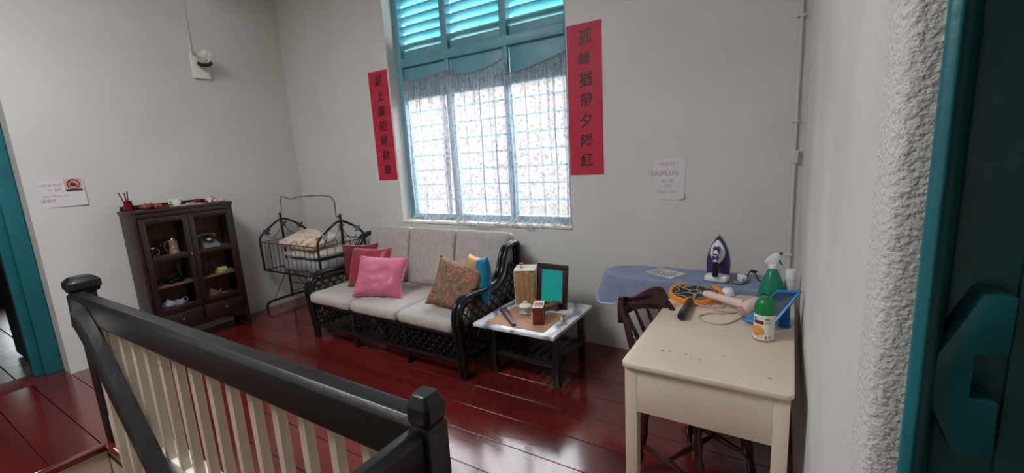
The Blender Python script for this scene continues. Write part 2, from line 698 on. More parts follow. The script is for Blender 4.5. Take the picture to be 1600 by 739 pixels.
# ---- room behind the left doorway: walls darkened in colour for the shade there, grey boards
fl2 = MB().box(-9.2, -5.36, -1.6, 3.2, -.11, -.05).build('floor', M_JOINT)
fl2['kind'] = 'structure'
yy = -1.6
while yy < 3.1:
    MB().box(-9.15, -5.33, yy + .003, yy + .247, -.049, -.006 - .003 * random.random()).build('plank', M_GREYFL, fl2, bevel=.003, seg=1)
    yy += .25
M_DARKWALL = pm('shaded_grey_wall', (66, 66, 64), (52, 52, 50), scale=2, rough=.6)
o = wall_from('wall_west', [(-9.3, -9.1, -1.7, 1.1, -.1, CZ), (-9.3, -9.1, 1.4, 3.3, -.1, CZ), (-9.3, -9.1, 1.1, 1.4, -.1, .5), (-9.3, -9.1, 1.1, 1.4, .9, CZ),  # small low opening added to put a sheen on the grey boards
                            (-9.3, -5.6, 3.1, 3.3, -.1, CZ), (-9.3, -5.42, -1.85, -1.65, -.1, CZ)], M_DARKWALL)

# ---- stairwell lining
o = wall_from('wall_stairwell', [(-3.8, -3.535, -.45, .95, -3.1, -.095), (-3.52, -.79, .80, .86, -3.0, -.095), (-3.52, -.79, .70, .80, -3.0, -.09), (-.79, -.72, -.40, .80, -3.0, -.09), (-3.6, -.72, -.45, -.35, -3.0, -.09)], M_CREAMP)
o = wall_from('floor', [(-3.6, -.7, -.45, .80, -3.1, -3.0)], M_RED)

# ---- left doorway: frame parts
d1 = struct_empty('door_1', (-5.27, .84, 0))
MB().box(-5.34, -5.27, .80, .908, 0, 2.34).build('frame_post', M_DTEAL, d1, bevel=.004, w=True)
MB().box(-5.40, -5.325, .74, .815, 0, 2.30).build('stop_post', M_DTEAL, d1, bevel=.004, w=True)
MB().box(-5.34, -5.27, -.34, .80, 2.25, 2.34).build('frame_head', M_DTEAL, d1, bevel=.004, w=True)
MB().box(-5.34, -5.27, -.34, -.23, 0, 2.25).build('frame_post', M_DTEAL, d1, bevel=.004, w=True)
MB().box(-5.42, -5.16, -.24, .74, -.02, .006).build('threshold', pm('worn_red_threshold', (84, 26, 24), rough=.7), d1, bevel=.008, w=True)
MB().box(-6.25, -5.41, .80, .845, .02, 2.25).build('door_leaf', pm('door_dark_paint', (30, 34, 34), rough=.45), d1, bevel=.004, w=True)

# ---- right doorway: frame and open leaf with a bar bracket
d2 = struct_empty('door_2', (.16, .72, 0))
MB().prism([(.136, .692), (.146, .684), (.156, .692), (.168, .714), (.168, .82), (.136, .82)], -.02, 2.3).build('frame_post', M_DTEAL, d2, bevel=.003, w=True)
MB().box(.176, .98, .75, .795, .01, 2.28).build('door_leaf', M_LEAF, d2, bevel=.004, w=True)
MB().box(.236, .98, .742, .752, .01, 2.28).build('door_board', M_LEAF, d2, bevel=.003, w=True)
br = [(.197, 1.409), (.225, 1.407), (.224, 1.334), (.196, 1.332), (.196, 1.276), (.221, 1.275), (.222, 1.199), (.186, 1.199), (.156, 1.276), (.158, 1.314)]
MB().prism(br, .705, .752, 'y').build('bar_bracket', M_LEAF, d2, bevel=.0022, w=True)
MB().box(.14, .98, .69, .80, 2.28, 2.36).build('frame_head', M_DTEAL, d2, bevel=.003, w=True)

# ---- window: frame, louvers, panels, panes and bars
win = struct_empty('window_1', (-2.48, 3.45, WZ0))
FY0, FY1 = 3.42, 3.50
mull = [(-2.845, -2.775), (-2.19, -2.12)]
bays = [(-3.385, -2.845), (-2.775, -2.19), (-2.12, -1.585)]
MB().box(WX0 + .002, -3.385, FY0, FY1, WZ0 + .01, WZ1 - .002).build('frame_stile', M_TEAL, win, bevel=.004, w=True)
MB().box(-1.585, WX1 - .002, FY0, FY1, WZ0 + .01, WZ1 - .002).build('frame_stile', M_TEAL, win, bevel=.004, w=True)
for a, b in mull:
    MB().box(a, b, FY0 - .004, FY1, 2.60, WZ1 - .002).build('mullion', M_TEAL, win, bevel=.004, w=True)
    MB().box(a + .008, b - .008, FY0, FY1, 1.05, 2.535).build('mullion', M_TEAL, win, bevel=.004, w=True)
MB().box(-3.385, -1.585, FY0 - .006, FY1, 2.53, 2.61).build('transom', M_TEAL, win, bevel=.004, w=True)
MB().box(-3.385, -1.585, FY0, FY1, WZ0 + .01, 1.055).build('bottom_rail', M_TEAL, win, bevel=.004, w=True)
MB().box(-3.385, -1.585, FY0, FY1, WZ1 - .07, WZ1 - .004).build('top_rail', M_TEAL, win, bevel=.004, w=True)
for a, b in bays:
    MB().box(a, b, FY0 + .035, FY1 - .01, 2.61, 2.69).build('louver_bottom_rail', M_TEAL, win, bevel=.003, w=True)
    MB().box(a, b, FY0 + .028, FY1 - .02, 2.235, 2.53).build('panel', M_TEAL, win, bevel=.003, w=True)
    MB().box(a, b, FY0 + .005, FY1 - .005, 2.215, 2.262).build('sash_rail', M_TEAL, win, bevel=.003, w=True)
    MB().box(a, b, FY0 + .045, FY0 + .050, 1.055, 2.215).build('pane', M_GLASS, win, w=True)
    z = 2.74
    while z < 3.27:
        # inner edge high, outer edge low, as rain louvers are
        MB().hexa([(a, FY0 + .012, z - .008), (b, FY0 + .012, z - .008), (b, FY1 + .045, z - .058), (a, FY1 + .045, z - .058),
                   (a, FY0 + .012, z + .008), (b, FY0 + .012, z + .008), (b, FY1 + .045, z - .048), (a, FY1 + .045, z - .048)]) \
            .build('slat', M_LOUV, win, bevel=.002, seg=1, w=True)
        z += .0835
    z = 1.055 + .145
    while z < 2.2:
        MB().tube([(a, FY0 + .085, z), (b, FY0 + .085, z)], .0095, 6).build('grille_bar', M_TEAL, win, w=True, smooth=True)
        z += .15
MB().box(WX0 - .004, WX1 + .004, D - .012, FY0, WZ0 - .018, WZ0 + .006).build('sill', M_KERB, win, bevel=.004, w=True)

# ---- outside: pale house opposite and the ground
bl = thing('building', (-3.5, 9.2, -3), 0, 'pale brick house seen bright and washed out through the window', 'building')
MB().box(-14, 8, 9.0, 9.4, -3, 3.7).build('wall', brick_mat(), bl, w=True)
MB().prism([(8.7, 3.7), (9.9, 4.1), (9.9, 4.2), (8.7, 3.8)], -14, 8, 'x').build('roof', pm('pale_roof', (190, 176, 168), rough=.8), bl, w=True)
g = MB().box(-20, 14, 3.56, 20, -3.1, -3.0).build('ground', pm('pale_concrete', (186, 180, 172), (170, 164, 156), scale=2, rough=.9))
g['kind'] = 'structure'

# ---- conduit pipe in the back right corner
cp = thing('conduit_pipe', (0, 3.285, .78), 0, 'thin cream conduit pipe running up the corner of the back wall', 'pipe')
MB().tube([(.008, 3.285, .0), (.008, 3.285, 1.46)], .010, 8).build('pipe', M_WALL, cp, smooth=True, w=True)
MB().tube([(.008, 3.285, 1.52), (.006, 3.285, 3.88)], .008, 8).build('pipe', M_WALL, cp, smooth=True, w=True)
MB().box(-.012, .028, 3.266, 3.30, 1.45, 1.53).build('junction', M_WALL, cp, bevel=.004, w=True)
for z in (.86, 1.7, 2.3):
    MB().box(-.018, .026, 3.272, 3.30, z, z + .012).build('clip', M_WALL, cp, bevel=.002, w=True)

# ================================================================== RAILING AND STAIRS
rl = thing('stair_railing', (-2.1, .73, 0), 0, 'black handrails with cream balusters around the stair opening in the front', 'railing')


def newel(x, y, s, top, capw, foot):
    h = s / 2
    p = MB().box(x - h, x + h, y - h, y + h, foot, top).build('newel_post', M_BLACK, rl, bevel=.006, w=True)
    c = capw / 2
    mb = MB()
    zs = [(top - .022, h * .98), (top - .012, c * .86), (top + .004, c * .90), (top + .012, c), (top + .050, c), (top + .062, c * .86), (top + .078, c * .62)]
    rings = []
    for z, r in zs:
        rings.append([(x + r * sx, y + r * sy, z + (.006 if z > top + .06 else 0) * noise.noise((sx * 3, sy * 3, z)))
                      for sx, sy in ((-1, -.72), (-.72, -1), (.72, -1), (1, -.72), (1, .72), (.72, 1), (-.72, 1), (-1, .72))])
    vs = [[mb.bm.verts.new(q) for q in r] for r in rings]
    for a, b in zip(vs, vs[1:]):
        for j in range(8):
            mb.bm.faces.new((a[j], a[(j + 1) % 8], b[(j + 1) % 8], b[j]))
    mb.bm.faces.new(vs[0][::-1])
    mb.bm.faces.new(vs[-1])
    mb.build('cap', M_BLACK, p, bevel=.002, seg=1, w=True, ang=20)
    return p


newel(-3.525, .768, .096, .975, .152, .0)
newel(-.745, .720, .072, .962, .076, -.24)


def rail_poly(y0, y1, z0, z1, c=.018):
    return [(y0 + c * .4, z0), (y1 - c * .4, z0), (y1, z0 + c), (y1, z1 - c), (y1 - c, z1), (y0 + c, z1), (y0, z1 - c), (y0, z0 + c)]


MB().prism(rail_poly(.685, .772, .832, .972), -3.50, -.78, 'x').build('handrail', M_BLACK, rl, bevel=.003, w=True)
MB().prism(rail_poly(-.783, -.722, .832, .958), -.40, .690, 'y').build('handrail', M_BLACK, rl, bevel=.003, w=True)
# rail that drops with the stair: sweep of the same section
prof = []
path = smooth_path([(-3.52, .955), (-3.36, .955), (-3.22, .94), (-3.12, .90), (-3.0, .80), (-2.88, .665), (-2.727, .50), (-2.0, -.30), (-.95, -1.46)], 5)
mb = MB()
rings = []
for i, p in enumerate(path):
    a = path[max(0, i - 1)]
    b = path[min(len(path) - 1, i + 1)]
    t = Vector((b.x - a.x, 0, b.y - a.y)).normalized()
    n = Vector((-t.z, 0, t.x))
    if n.z < 0:
        n = -n
    ring = []
    for u, v in ((.622, -.085), (.694, -.085), (.694, -.012), (.682, 0), (.634, 0), (.622, -.012)):
        q = Vector((p.x, u + .068 * max(0, min(1, (-3.18 - p.x) / .34)), p.y)) + n * v
        ring.append(mb.bm.verts.new(q))
    rings.append(ring)
for a, b in zip(rings, rings[1:]):
    for j in range(6):
        mb.bm.faces.new((a[j], a[(j + 1) % 6], b[(j + 1) % 6], b[j]))
mb.bm.faces.new(rings[0][::-1])
mb.bm.faces.new(rings[-1])
mb.build('stair_handrail', M_BLACK, rl, smooth=True, w=True, ang=35)
# floor-level balusters and their kerb
MB().box(-3.40, -.78, .704, .713, -.14, .004).build('fascia', M_KERB, rl, bevel=.002, w=True)
MB().box(-3.40, -.79, .716, .803, -.0, .215).build('kerb', M_KERB, rl, bevel=.006, w=True)
MB().box(-.79, -.70, -.40, .674, -.0, .215).build('kerb', M_KERB, rl, bevel=.006, w=True)
b0 = MB().box(-.017, .017, -.0175, .0175, .215, .836).build('baluster', M_CREAMP, rl, bevel=.002, seg=1)
b0.location = (-.998 + 2.1, -.003 + .003, 0)
for i in range(1, 16):
    clone(b0, rl, (-.998 - .1565 * i + 2.1, 0, 0))
for i in range(6):
    clone(b0, rl, (-.751 + 2.1, .50 - .1565 * i - .73, 0))


def rail_top(x):
    for a, b in zip(path, path[1:]):
        if a.x <= x <= b.x:
            return a.y + (b.y - a.y) * (x - a.x) / (b.x - a.x)
    return path[-1].y


RUN, RISE = .173, .19
for i in range(13):
    x = -3.0 + .165 * i
    if True:
        zt = rail_top(x) - .10
        zb = -RISE * (int((x + 3.50) / RUN) + 1)
        MB().box(x - .016, x + .016, .642, .674, zb, zt).build('stair_baluster', M_CREAMP, rl, bevel=.002, seg=1, w=True)

st = thing('staircase', (-2.5, .15, -3.0), 0, 'red painted stair treads with cream risers dropping below the landing edge', 'stairs')
for i in range(15):
    x = -3.50 + RUN * i
    z = -RISE * i
    MB().box(x - .02, x - .002, -.345, .695, z - RISE, z - .03).build('riser', M_CREAMP, st, w=True)
    if i < 14:
        MB().box(x - .015, x + RUN + .018, -.345, .695, z - RISE - .032, z - RISE).build('tread', M_RED, st, bevel=.006, w=True)
MB().box(-3.54, -3.485, -.35, .699, -.034, .001).build('nosing', M_RED, st, bevel=.003, w=True)

# ================================================================== CURTAINS
def curtain(label, x0, x1, top, bot, seed, nx=150, nz=34):
    mb = MB()
    rnd = random.Random(seed)
    ph = [rnd.uniform(0, 6.28) for _ in range(4)]
    grid = []
    for j in range(nz + 1):
        v = j / nz
        row = []
        for i in range(nx + 1):
            u = i / nx
            zt, zb = top(u), bot(u)
            z = zt + (zb - zt) * v
            amp = .020 + .010 * v
            uu = u + .02 * math.sin(3 * u + ph[3])
            sn = math.sin(2 * PI * 4.5 * uu + ph[0] + .5 * math.sin(2 * v + ph[2]))
            f = math.copysign(abs(sn) ** .6, sn) + .4 * math.sin(2 * PI * 13 * uu + ph[1])
            if v < .10:
                f = f * (v / .10) + (1 - v / .10) * 1.0 * math.sin(2 * PI * 26 * u)
                amp *= .8 if v > .02 else .6
            y = (3.352 if seed == 2 else 3.386) + amp * .8 * f
            if z < 1.03:
                y = y - min(1, (1.03 - z) / .03) * .10
                y = max(y, 3.262 + (.0 if seed == 2 else .02))
            elif z < 1.12:
                y -= (1.12 - z) / .09 * .01
            th = 2 * PI * 4.5 * uu + ph[0] + .5 * math.sin(2 * v + ph[2])
            ov = (.010 + .034 * max(0, noise.noise((u * 5 + seed * 7, v * .8, 0)) + .25)) * min(1, v / .14) * min(1, u * 8, (1 - u) * 8)
            x = x0 + (x1 - x0) * u + .006 * math.sin(9 * v + ph[2] + 7 * u) * v + ov * math.sin(2 * th)
            row.append(mb.bm.verts.new((x, y, z)))
        grid.append(row)
    for a, b in zip(grid, grid[1:]):
        for i in range(nx):
            mb.bm.faces.new((a[i], a[i + 1], b[i + 1], b[i]))
    r = thing('curtain', ((x0 + x1) / 2, 3.36, 1.0), 0, label, 'curtain', 'sheer floral curtains')
    mb.build('cloth', M_SHEER, r, smooth=True, w=True, ang=180)
    hd = [Vector((x0 + (x1 - x0) * i / 40, (3.352 if seed == 2 else 3.386) + .006 * math.sin(i * 2.1), top(i / 40) + .004 * math.sin(i * 1.7))) for i in range(41)]
    MB().tube(hd, [.007 + .003 * math.sin(i * 2.9) for i in range(41)], 6).build('ruffled_heading', pm('curtain_heading', (150, 140, 142), (112, 104, 112), scale=90, rough=.9), r, smooth=True, w=True)
    return r


def lerp(a, b, t):
    return a + (b - a) * t


curtain('sheer floral curtain panel hanging at the left side of the window', -3.385, -2.715, lambda u: 2.405 - .03 * math.sin(PI * min(1, u * 1.25)) + .01 * u,
        lambda u: 1.012 + .012 * math.sin(9 * u), 1)
curtain('sheer floral curtain panel in the middle of the window with tied-up peak', -2.79, -2.115,
        lambda u: 2.395 - .055 * math.sin(PI * u) ** 1.0 + .025 * u - .012 * (1 - u), lambda u: .988 + .02 * math.sin(7 * u + 1) - .015 * u, 2)
curtain('sheer floral curtain panel hanging beside the tall red scroll', -2.15, -1.535, lambda u: 2.285 + .105 * u ** 1.5, lambda u: .955 + .05 * u ** 2 + .014 * math.sin(11 * u), 3)

# ================================================================== COUPLET SCROLLS
def scroll(label, x0, x1, z0, z1, chars, skew, seed):
    r = thing('calligraphy_scroll', ((x0 + x1) / 2, D, z0), 0, label, 'scroll', 'pair of red couplet scrolls')
    rnd = random.Random(seed)
    mb = MB()
    n = 24
    L0, L1 = [], []
    for i in range(n + 1):
        t = i / n
        z = z0 + (z1 - z0) * t
        wv = .003 * noise.noise((0, z * 6, seed))
        L0.append((x0 + skew * (1 - t) + wv, z))
        L1.append((x1 + skew * (1 - t) + wv * .5, z))
    poly = L0 + L1[::-1]
    A = [[mb.bm.verts.new((p[0], yy, p[1])) for p in L0] for yy in (D - .003, D - .0005)]
    B = [[mb.bm.verts.new((p[0], yy, p[1])) for p in L1] for yy in (D - .003, D - .0005)]
    for i in range(n):
        mb.bm.faces.new((A[0][i], B[0][i], B[0][i + 1], A[0][i + 1]))
        mb.bm.faces.new((A[1][i], A[1][i + 1], B[1][i + 1], B[1][i]))
        mb.bm.faces.new((A[0][i], A[0][i + 1], A[1][i + 1], A[1][i]))
        mb.bm.faces.new((B[0][i], B[1][i], B[1][i + 1], B[0][i + 1]))
    mb.bm.faces.new((A[0][0], A[1][0], B[1][0], B[0][0]))
    mb.bm.faces.new((A[0][n], B[0][n], B[1][n], A[1][n]))
    mb.build('paper', M_REDPAP, r, w=True)
    k = len(chars)
    for i, ch in enumerate(chars):
        t = (i + .5) / k
        z = z1 - .03 - (z1 - z0 - .06) * t
        xc = (x0 + x1) / 2 + skew * t + rnd.uniform(-.006, .006)
        loc = Vector((xc, D - .0035, z)) - Vector(r.location)
        M = basis(loc, (math.cos(.06), 0, math.sin(.06)), (-math.sin(.06), 0, math.cos(.06)))
        text_obj('character', ch, .112 * rnd.uniform(.94, 1.06), M_INK, r, M, off=.0012, shear=.12)


scroll('narrow red couplet scroll on the wall left of the window', -3.752, -3.476, 1.42, 2.52, '湖上畫船歸欲盡', -.004, 1)
scroll('red couplet scroll on the wall right of the window', -1.508, -1.228, 1.415, 2.537, '孤峰猶帶夕陽紅', -.004, 2)

# ---- please-unplug note on back wall
nt_ = thing('paper_note', (-.742, D, 1.218), 0, 'small white handwritten note asking to unplug, taped to the back wall', 'note')
mb = MB()
mb.prism([(-.852, 1.222), (-.672, 1.219), (-.640, 1.262), (-.628, 1.512), (-.856, 1.523)], D - .003, D - .0006, 'y')
mb.build('paper', M_PAPER, nt_, w=True)
for s, x, z, sz, sl in (('PLEASE', -.757, 1.474, .034, .04), ('UNPLUG', -.775, 1.408, .05, .02), ('AFTER', -.758, 1.352, .030, .02), ('USE', -.758, 1.318, .030, .0), ('Thank You', -.765, 1.276, .031, -.01)):
    M = basis(Vector((x, D - .0034, z)) - nt_.location, (1, 0, sl), (-sl, 0, 1))
    text_obj('handwriting', s, sz, M_ROSEINK, nt_, M, shear=.1, off=-.0006)
MB().prism([(-.672, 1.219), (-.640, 1.262), (-.634, 1.236), (-.652, 1.226)], D - .012, D - .002, 'y').build('curled_corner', M_PAPER, nt_, w=True)

# ---- check-out sign on the left wall
XS = xl(1.1) + .001
sg = thing('checkout_sign', (XS, 1.11, 1.40), 0, 'white check-out notice with red handwriting on the wall by the left door', 'sign')
mb = MB().prism([(.949, 1.401), (1.272, 1.402), (1.27, 1.618), (.948, 1.621)], XS + .0005, XS + .0035, 'x')
mb.build('paper', M_PAPER, sg, w=True)
for s, y, z, sz in (('CHECK OUT', 1.062, 1.582, .026), ('11 AM', 1.085, 1.543, .030), ('Please be on time', 1.085, 1.493, .023), ('请准时', 1.035, 1.455, .030)):
    M = basis(Vector((XS + .004, y, z)) - sg.location, (0, 1, 0), (0, 0, 1))
    text_obj('handwriting', s, sz, M_PINKINK, sg, M, shear=.1, off=-.0004)
pl = thing('prohibition_sign', (XS + .004, 1.205, 1.525), 0, 'small square no-durian sign with red ring on the check-out notice', 'sign')
MB().prism([(1.152, 1.526), (1.257, 1.526), (1.259, 1.628), (1.151, 1.626)], XS + .004, XS + .008, 'x').build('plate', pm('grey_pink_plate', (196, 172, 172), rough=.5), pl, w=True)
M_DRED = pm('sign_red', (150, 34, 40), rough=.5)
ring = arc((XS + .009, 1.205, 1.582), .037, 0, 2 * PI * 31 / 32, 31, 'yz')
MB().tube(ring, .0045, 5, closed=True).build('ring', M_DRED, pl, w=True)
MB().tube([(XS + .0105, 1.180, 1.607), (XS + .0105, 1.231, 1.557)], .0040, 5).build('slash', M_DRED, pl, w=True)
mb = MB()
q = []
for i in range(24):
    a = 2 * PI * i / 24
    rr = (.023 if i % 2 else .018)
    q.append((1.205 + rr * 1.1 * math.cos(a), 1.577 + rr * .75 * math.sin(a)))
mb.prism(q, XS + .008, XS + .0095, 'x')
mb.prism([(1.203, 1.592), (1.207, 1.592), (1.210, 1.603), (1.205, 1.604)], XS + .008, XS + .0095, 'x')
mb.build('fruit_symbol', pm('sign_dark', (92, 34, 36), rough=.5), pl, w=True)
MB().box(XS + .008, XS + .0092, 1.155, 1.255, 1.528, 1.540).build('caption_band', pm('sign_grey', (70, 60, 64), rough=.5), pl, w=True)

# ---- wall lamp
XW = xl(2.36)
wl = thing('wall_lamp', (XW, 2.365, 2.555), 0, 'wall lamp with frilled glass shade on a white board, conduit above', 'lamp')
MB().box(XW + .001, XW + .03, 2.285, 2.445, 2.555, 2.795).build('mounting_board', M_KERB, wl, bevel=.003, w=True)
MB().tube([(XW + .012, 2.305, 2.79), (XW + .012, 2.315, 3.88)], .009, 8).build('conduit', M_WALL, wl, smooth=True, w=True)
Mx = Matrix.Translation((XW + .075, 2.385, 2.69)) @ Euler((.30, .5, 0)).to_matrix().to_4x4()
MB().lathe([(0, -.014), (.050, -.012), (.066, .0), (.068, .012), (.050, .018), (.02, .02), (0, .02)], n=20, M=Mx).build('lamp_base', pm('aged_bronze', (46, 42, 38), (70, 64, 56), scale=40, rough=.4, metal=.7), wl, smooth=True, w=True)
MB().tube([(XW + .028, 2.375, 2.675), (XW + .078, 2.385, 2.688)], .012, 8).build('arm', M_CHROME, wl, smooth=True, w=True)
mb = MB()
rings = []
for i, (r, z) in enumerate([(.028, .018), (.045, .03), (.056, .05), (.062, .072), (.075, .092), (.088, .104)]):
    ring = []
    for j in range(40):
        a = 2 * PI * j / 40
        fr = 1 + (.05 * i / 5) * math.sin(10 * a)
        ring.append(mb.bm.verts.new(Mx @ Vector((r * fr * math.cos(a), r * fr * math.sin(a), z + (.010 * (i / 5) ** 3) * math.sin(10 * a + .6)))))
    rings.append(ring)
for a, b in zip(rings, rings[1:]):
    for j in range(40):
        mb.bm.faces.new((a[j], a[(j + 1) % 40], b[(j + 1) % 40], b[j]))
mb.build('glass_shade', pm('frosted_frill_glass', (228, 230, 224), rough=.25, trans=.75), wl, smooth=True, w=True, ang=180)
MB().lathe([(0, .02), (.012, .022), (.014, .04), (.022, .055), (.024, .07), (.015, .086), (0, .09)], n=14, M=Mx).build('bulb', pm('pearl_bulb', (235, 232, 224), rough=.12), wl, smooth=True, w=True)

# ================================================================== DISPLAY CABINET
CBX0, CBX1 = -5.105, -4.82
cb = thing('display_cabinet', (-4.96, 1.867, 0), 0, 'dark wooden display cabinet with glazed doors against the left wall', 'cabinet')


def cpart(name, b, mat=M_DARKW, bevel=.004, parent=None, **k):
    return MB().box(*b).build(name, mat, parent or cb, bevel=bevel, w=True, **k)


cpart('side_panel', (CBX0, CBX1 - .018, 1.456, 1.482, .02, 1.29))
cpart('side_panel', (CBX0, CBX1 - .018, 2.252, 2.278, .02, 1.29))
cpart('back_panel', (CBX0, CBX0 + .012, 1.48, 2.255, .15, 1.29), M_CABIN)
cpart('top', (CBX0 - .003, CBX1 + .006, 1.448, 2.286, 1.285, 1.313))
cpart('back_ledge', (CBX0, CBX0 + .018, 1.47, 2.25, 1.313, 1.352))
cpart('bottom', (CBX0, CBX1 - .02, 1.48, 2.255, .15, .17))
cpart('divider', (CBX0 + .01, CBX1 - .024, 1.856, 1.878, .36, 1.285))
for z in (.362, .600, .872):
    cpart('shelf', (CBX0 + .012, CBX1 - .024, 1.482, 2.252, z - .014, z), pm('shelf_board', (150, 110, 90), (128, 92, 76), scale=4, rough=.6, stretch=(1, .3, 1)), bevel=.002)
# face frame
cpart('front_stile', (CBX1 - .018, CBX1, 1.456, 1.486, .0, 1.285))
cpart('front_stile', (CBX1 - .018, CBX1, 2.248, 2.278, .0, 1.285))
cpart('front_rail', (CBX1 - .018, CBX1, 1.486, 2.248, 1.243, 1.285))
cpart('front_rail', (CBX1 - .018, CBX1, 1.486, 2.248, .338, .362))
mb = MB()
pts = [(1.486, .20), (1.486, .09)] + [(1.486 + .762 * t, .09 + .075 * math.sin(PI * t) ** .7) for t in [i / 16 for i in range(17)]] + [(2.248, .20)]
mb.prism(pts[0:1] + pts[2:], CBX1 - .018, CBX1, 'x')
mb.build('apron', M_DARKW, cb, bevel=.002, w=True)
for y in (1.456, 2.238):
    cpart('back_foot', (CBX0, CBX0 + .04, y, y + .04, 0, .16))
for (ya, yb, hx) in ((1.489, 1.862, 1.840), (1.868, 2.246, 1.890)):
    dr = MB()
    dr.box(CBX1 - .002, CBX1 + .016, ya, ya + .045, .366, 1.240).box(CBX1 - .002, CBX1 + .016, yb - .045, yb, .366, 1.240)
    dr.box(CBX1 - .002, CBX1 + .016, ya + .045, yb - .045, 1.190, 1.240).box(CBX1 - .002, CBX1 + .016, ya + .045, yb - .045, .366, .405)
    dr.box(CBX1 - .002, CBX1 + .016, ya + .045, yb - .045, .838, .888)
    d = dr.build('door', M_DARKW, cb, bevel=.0025, w=True)
    MB().box(CBX1 + .004, CBX1 + .007, ya + .043, yb - .043, .886, 1.192).build('pane', M_CABG, d, w=True)
    MB().box(CBX1 + .004, CBX1 + .007, ya + .043, yb - .043, .403, .840).build('pane', M_CABG, d, w=True)
    MB().lathe([(0, 0), (.005, 0), (.005, .012), (.011, .018), (.011, .024), (0, .028)], n=12,
               M=basis((CBX1 + .015, hx, .862), (0, 1, 0), (0, 0, 1))).build('knob', M_BLKPL if ya > 1.8 else M_CHROME, d, smooth=True, w=True)
    dw = MB().box(CBX1 - .25, CBX1 + .008, ya + .004, yb - .004, .195, .334).build('drawer', M_DARKW, cb, bevel=.003, w=True)
    MB().lathe([(0, 0), (.005, 0), (.005, .012), (.012, .018), (.012, .025), (0, .030)], n=12,
               M=basis((CBX1 + .008, (ya + yb) / 2, .265), (0, 1, 0), (0, 0, 1))).build('knob', M_CHROME, dw, smooth=True, w=True)
MB().box(CBX1, CBX1 + .004, 1.468, 1.480, 1.10, 1.14).build('hinge', M_BLKPL, cb, w=True)
MB().box(CBX1, CBX1 + .004, 2.254, 2.266, 1.12, 1.17).build('hinge', M_BLKPL, cb, w=True)


# ---- vessels
def lathe_thing(name, loc, prof, mat, label, cat, group=None, n=18, rz=0):
    r = thing(name, loc, rz, label, cat, group)
    MB().lathe(prof, n=n).build('body', mat, r, smooth=True)
    return r


def cup_prof(r0, r1, h, t=.003):
    return [(0, 0), (r0, 0), (r0 * 1.02, .002), ((r0 + r1) / 2 * 1.03, h * .45), (r1, h), (r1 - t, h), ((r0 + r1) / 2 * 1.03 - t, h * .45), (r0 - t, t), (0, t)]


def teapot(loc, s, mat, label, cat='teapot', rz=0, group=None, name='teapot'):
    r = thing(name, loc, rz, label, cat, group)
    MB().lathe([(0, 0), (.035 * s, 0), (.052 * s, .02 * s), (.055 * s, .038 * s), (.045 * s, .058 * s), (.028 * s, .066 * s), (0, .066 * s)], n=20).build('body', mat, r, smooth=True)
    MB().lathe([(.03 * s, .065 * s), (.026 * s, .072 * s), (.008 * s, .078 * s), (.006 * s, .082 * s), (.009 * s, .088 * s), (0, .093 * s)], n=16).build('lid', mat, r, smooth=True)
    MB().tube(smooth_path([(.048 * s, 0, .025 * s), (.07 * s, 0, .036 * s), (.082 * s, 0, .06 * s)], 4), [.012 * s - .0006 * s * i for i in range(9)], 8).build('spout', mat, r, smooth=True)
    MB().tube(smooth_path([(-.045 * s, 0, .052 * s), (-.075 * s, 0, .058 * s), (-.082 * s, 0, .036 * s), (-.050 * s, 0, .022 * s)], 5), .005 * s, 7).build('handle', mat, r, smooth=True)
    return r


XM = -4.95
# upper left: glass mug and lidded stein
gm = thing('glass_mug', (-4.93, 1.585, .872), PI / 2, 'small clear glass mug on the upper left cabinet shelf', 'mug')
MB().lathe(cup_prof(.026, .030, .085), n=16).build('body', glass_mat('mug_glass', (214, 220, 222), .5), gm, smooth=True)
MB().tube(smooth_path([(.028, 0, .07), (.052, 0, .064), (.05, 0, .025), (.026, 0, .018)], 5), .005, 7).build('handle', M_CHROME, gm, smooth=True)
MB().lathe([(0, .085), (.031, .085), (.029, .094), (0, .098)], n=16).build('rim_lid', M_CHROME, gm, smooth=True)
sm = thing('beer_stein', (-4.92, 1.755, .872), PI / 2, 'tall painted stein with pointed pewter lid in the upper left cabinet', 'stein')
MB().lathe([(0, 0), (.042, 0), (.044, .01), (.038, .02), (.034, .06), (.034, .12), (.037, .14), (0, .14)], n=20).build('body', tapestry_mat('painted_ceramic', [(52, 32, 26), (170, 120, 80), (186, 176, 160), (120, 44, 34), (40, 50, 44)], 26), sm, smooth=True)
MB().lathe([(.039, .138), (.041, .146), (.034, .160), (.014, .176), (.006, .19), (.009, .197), (0, .206)], n=20).build('lid', M_CHROME, sm, smooth=True)
MB().tube(smooth_path([(-.034, 0, .125), (-.068, 0, .11), (-.068, 0, .05), (-.036, 0, .03)], 5), .007, 7).build('handle', M_BROWNCL, sm, smooth=True)
dk = thing('dark_bottle', (-5.01, 1.69, .872), 0, 'short dark bottle behind the stein in the cabinet', 'bottle')
MB().lathe([(0, 0), (.03, 0), (.032, .01), (.032, .08), (.014, .10), (.012, .135), (0, .137)], n=16).build('body', M_BLKPL, dk, smooth=True)
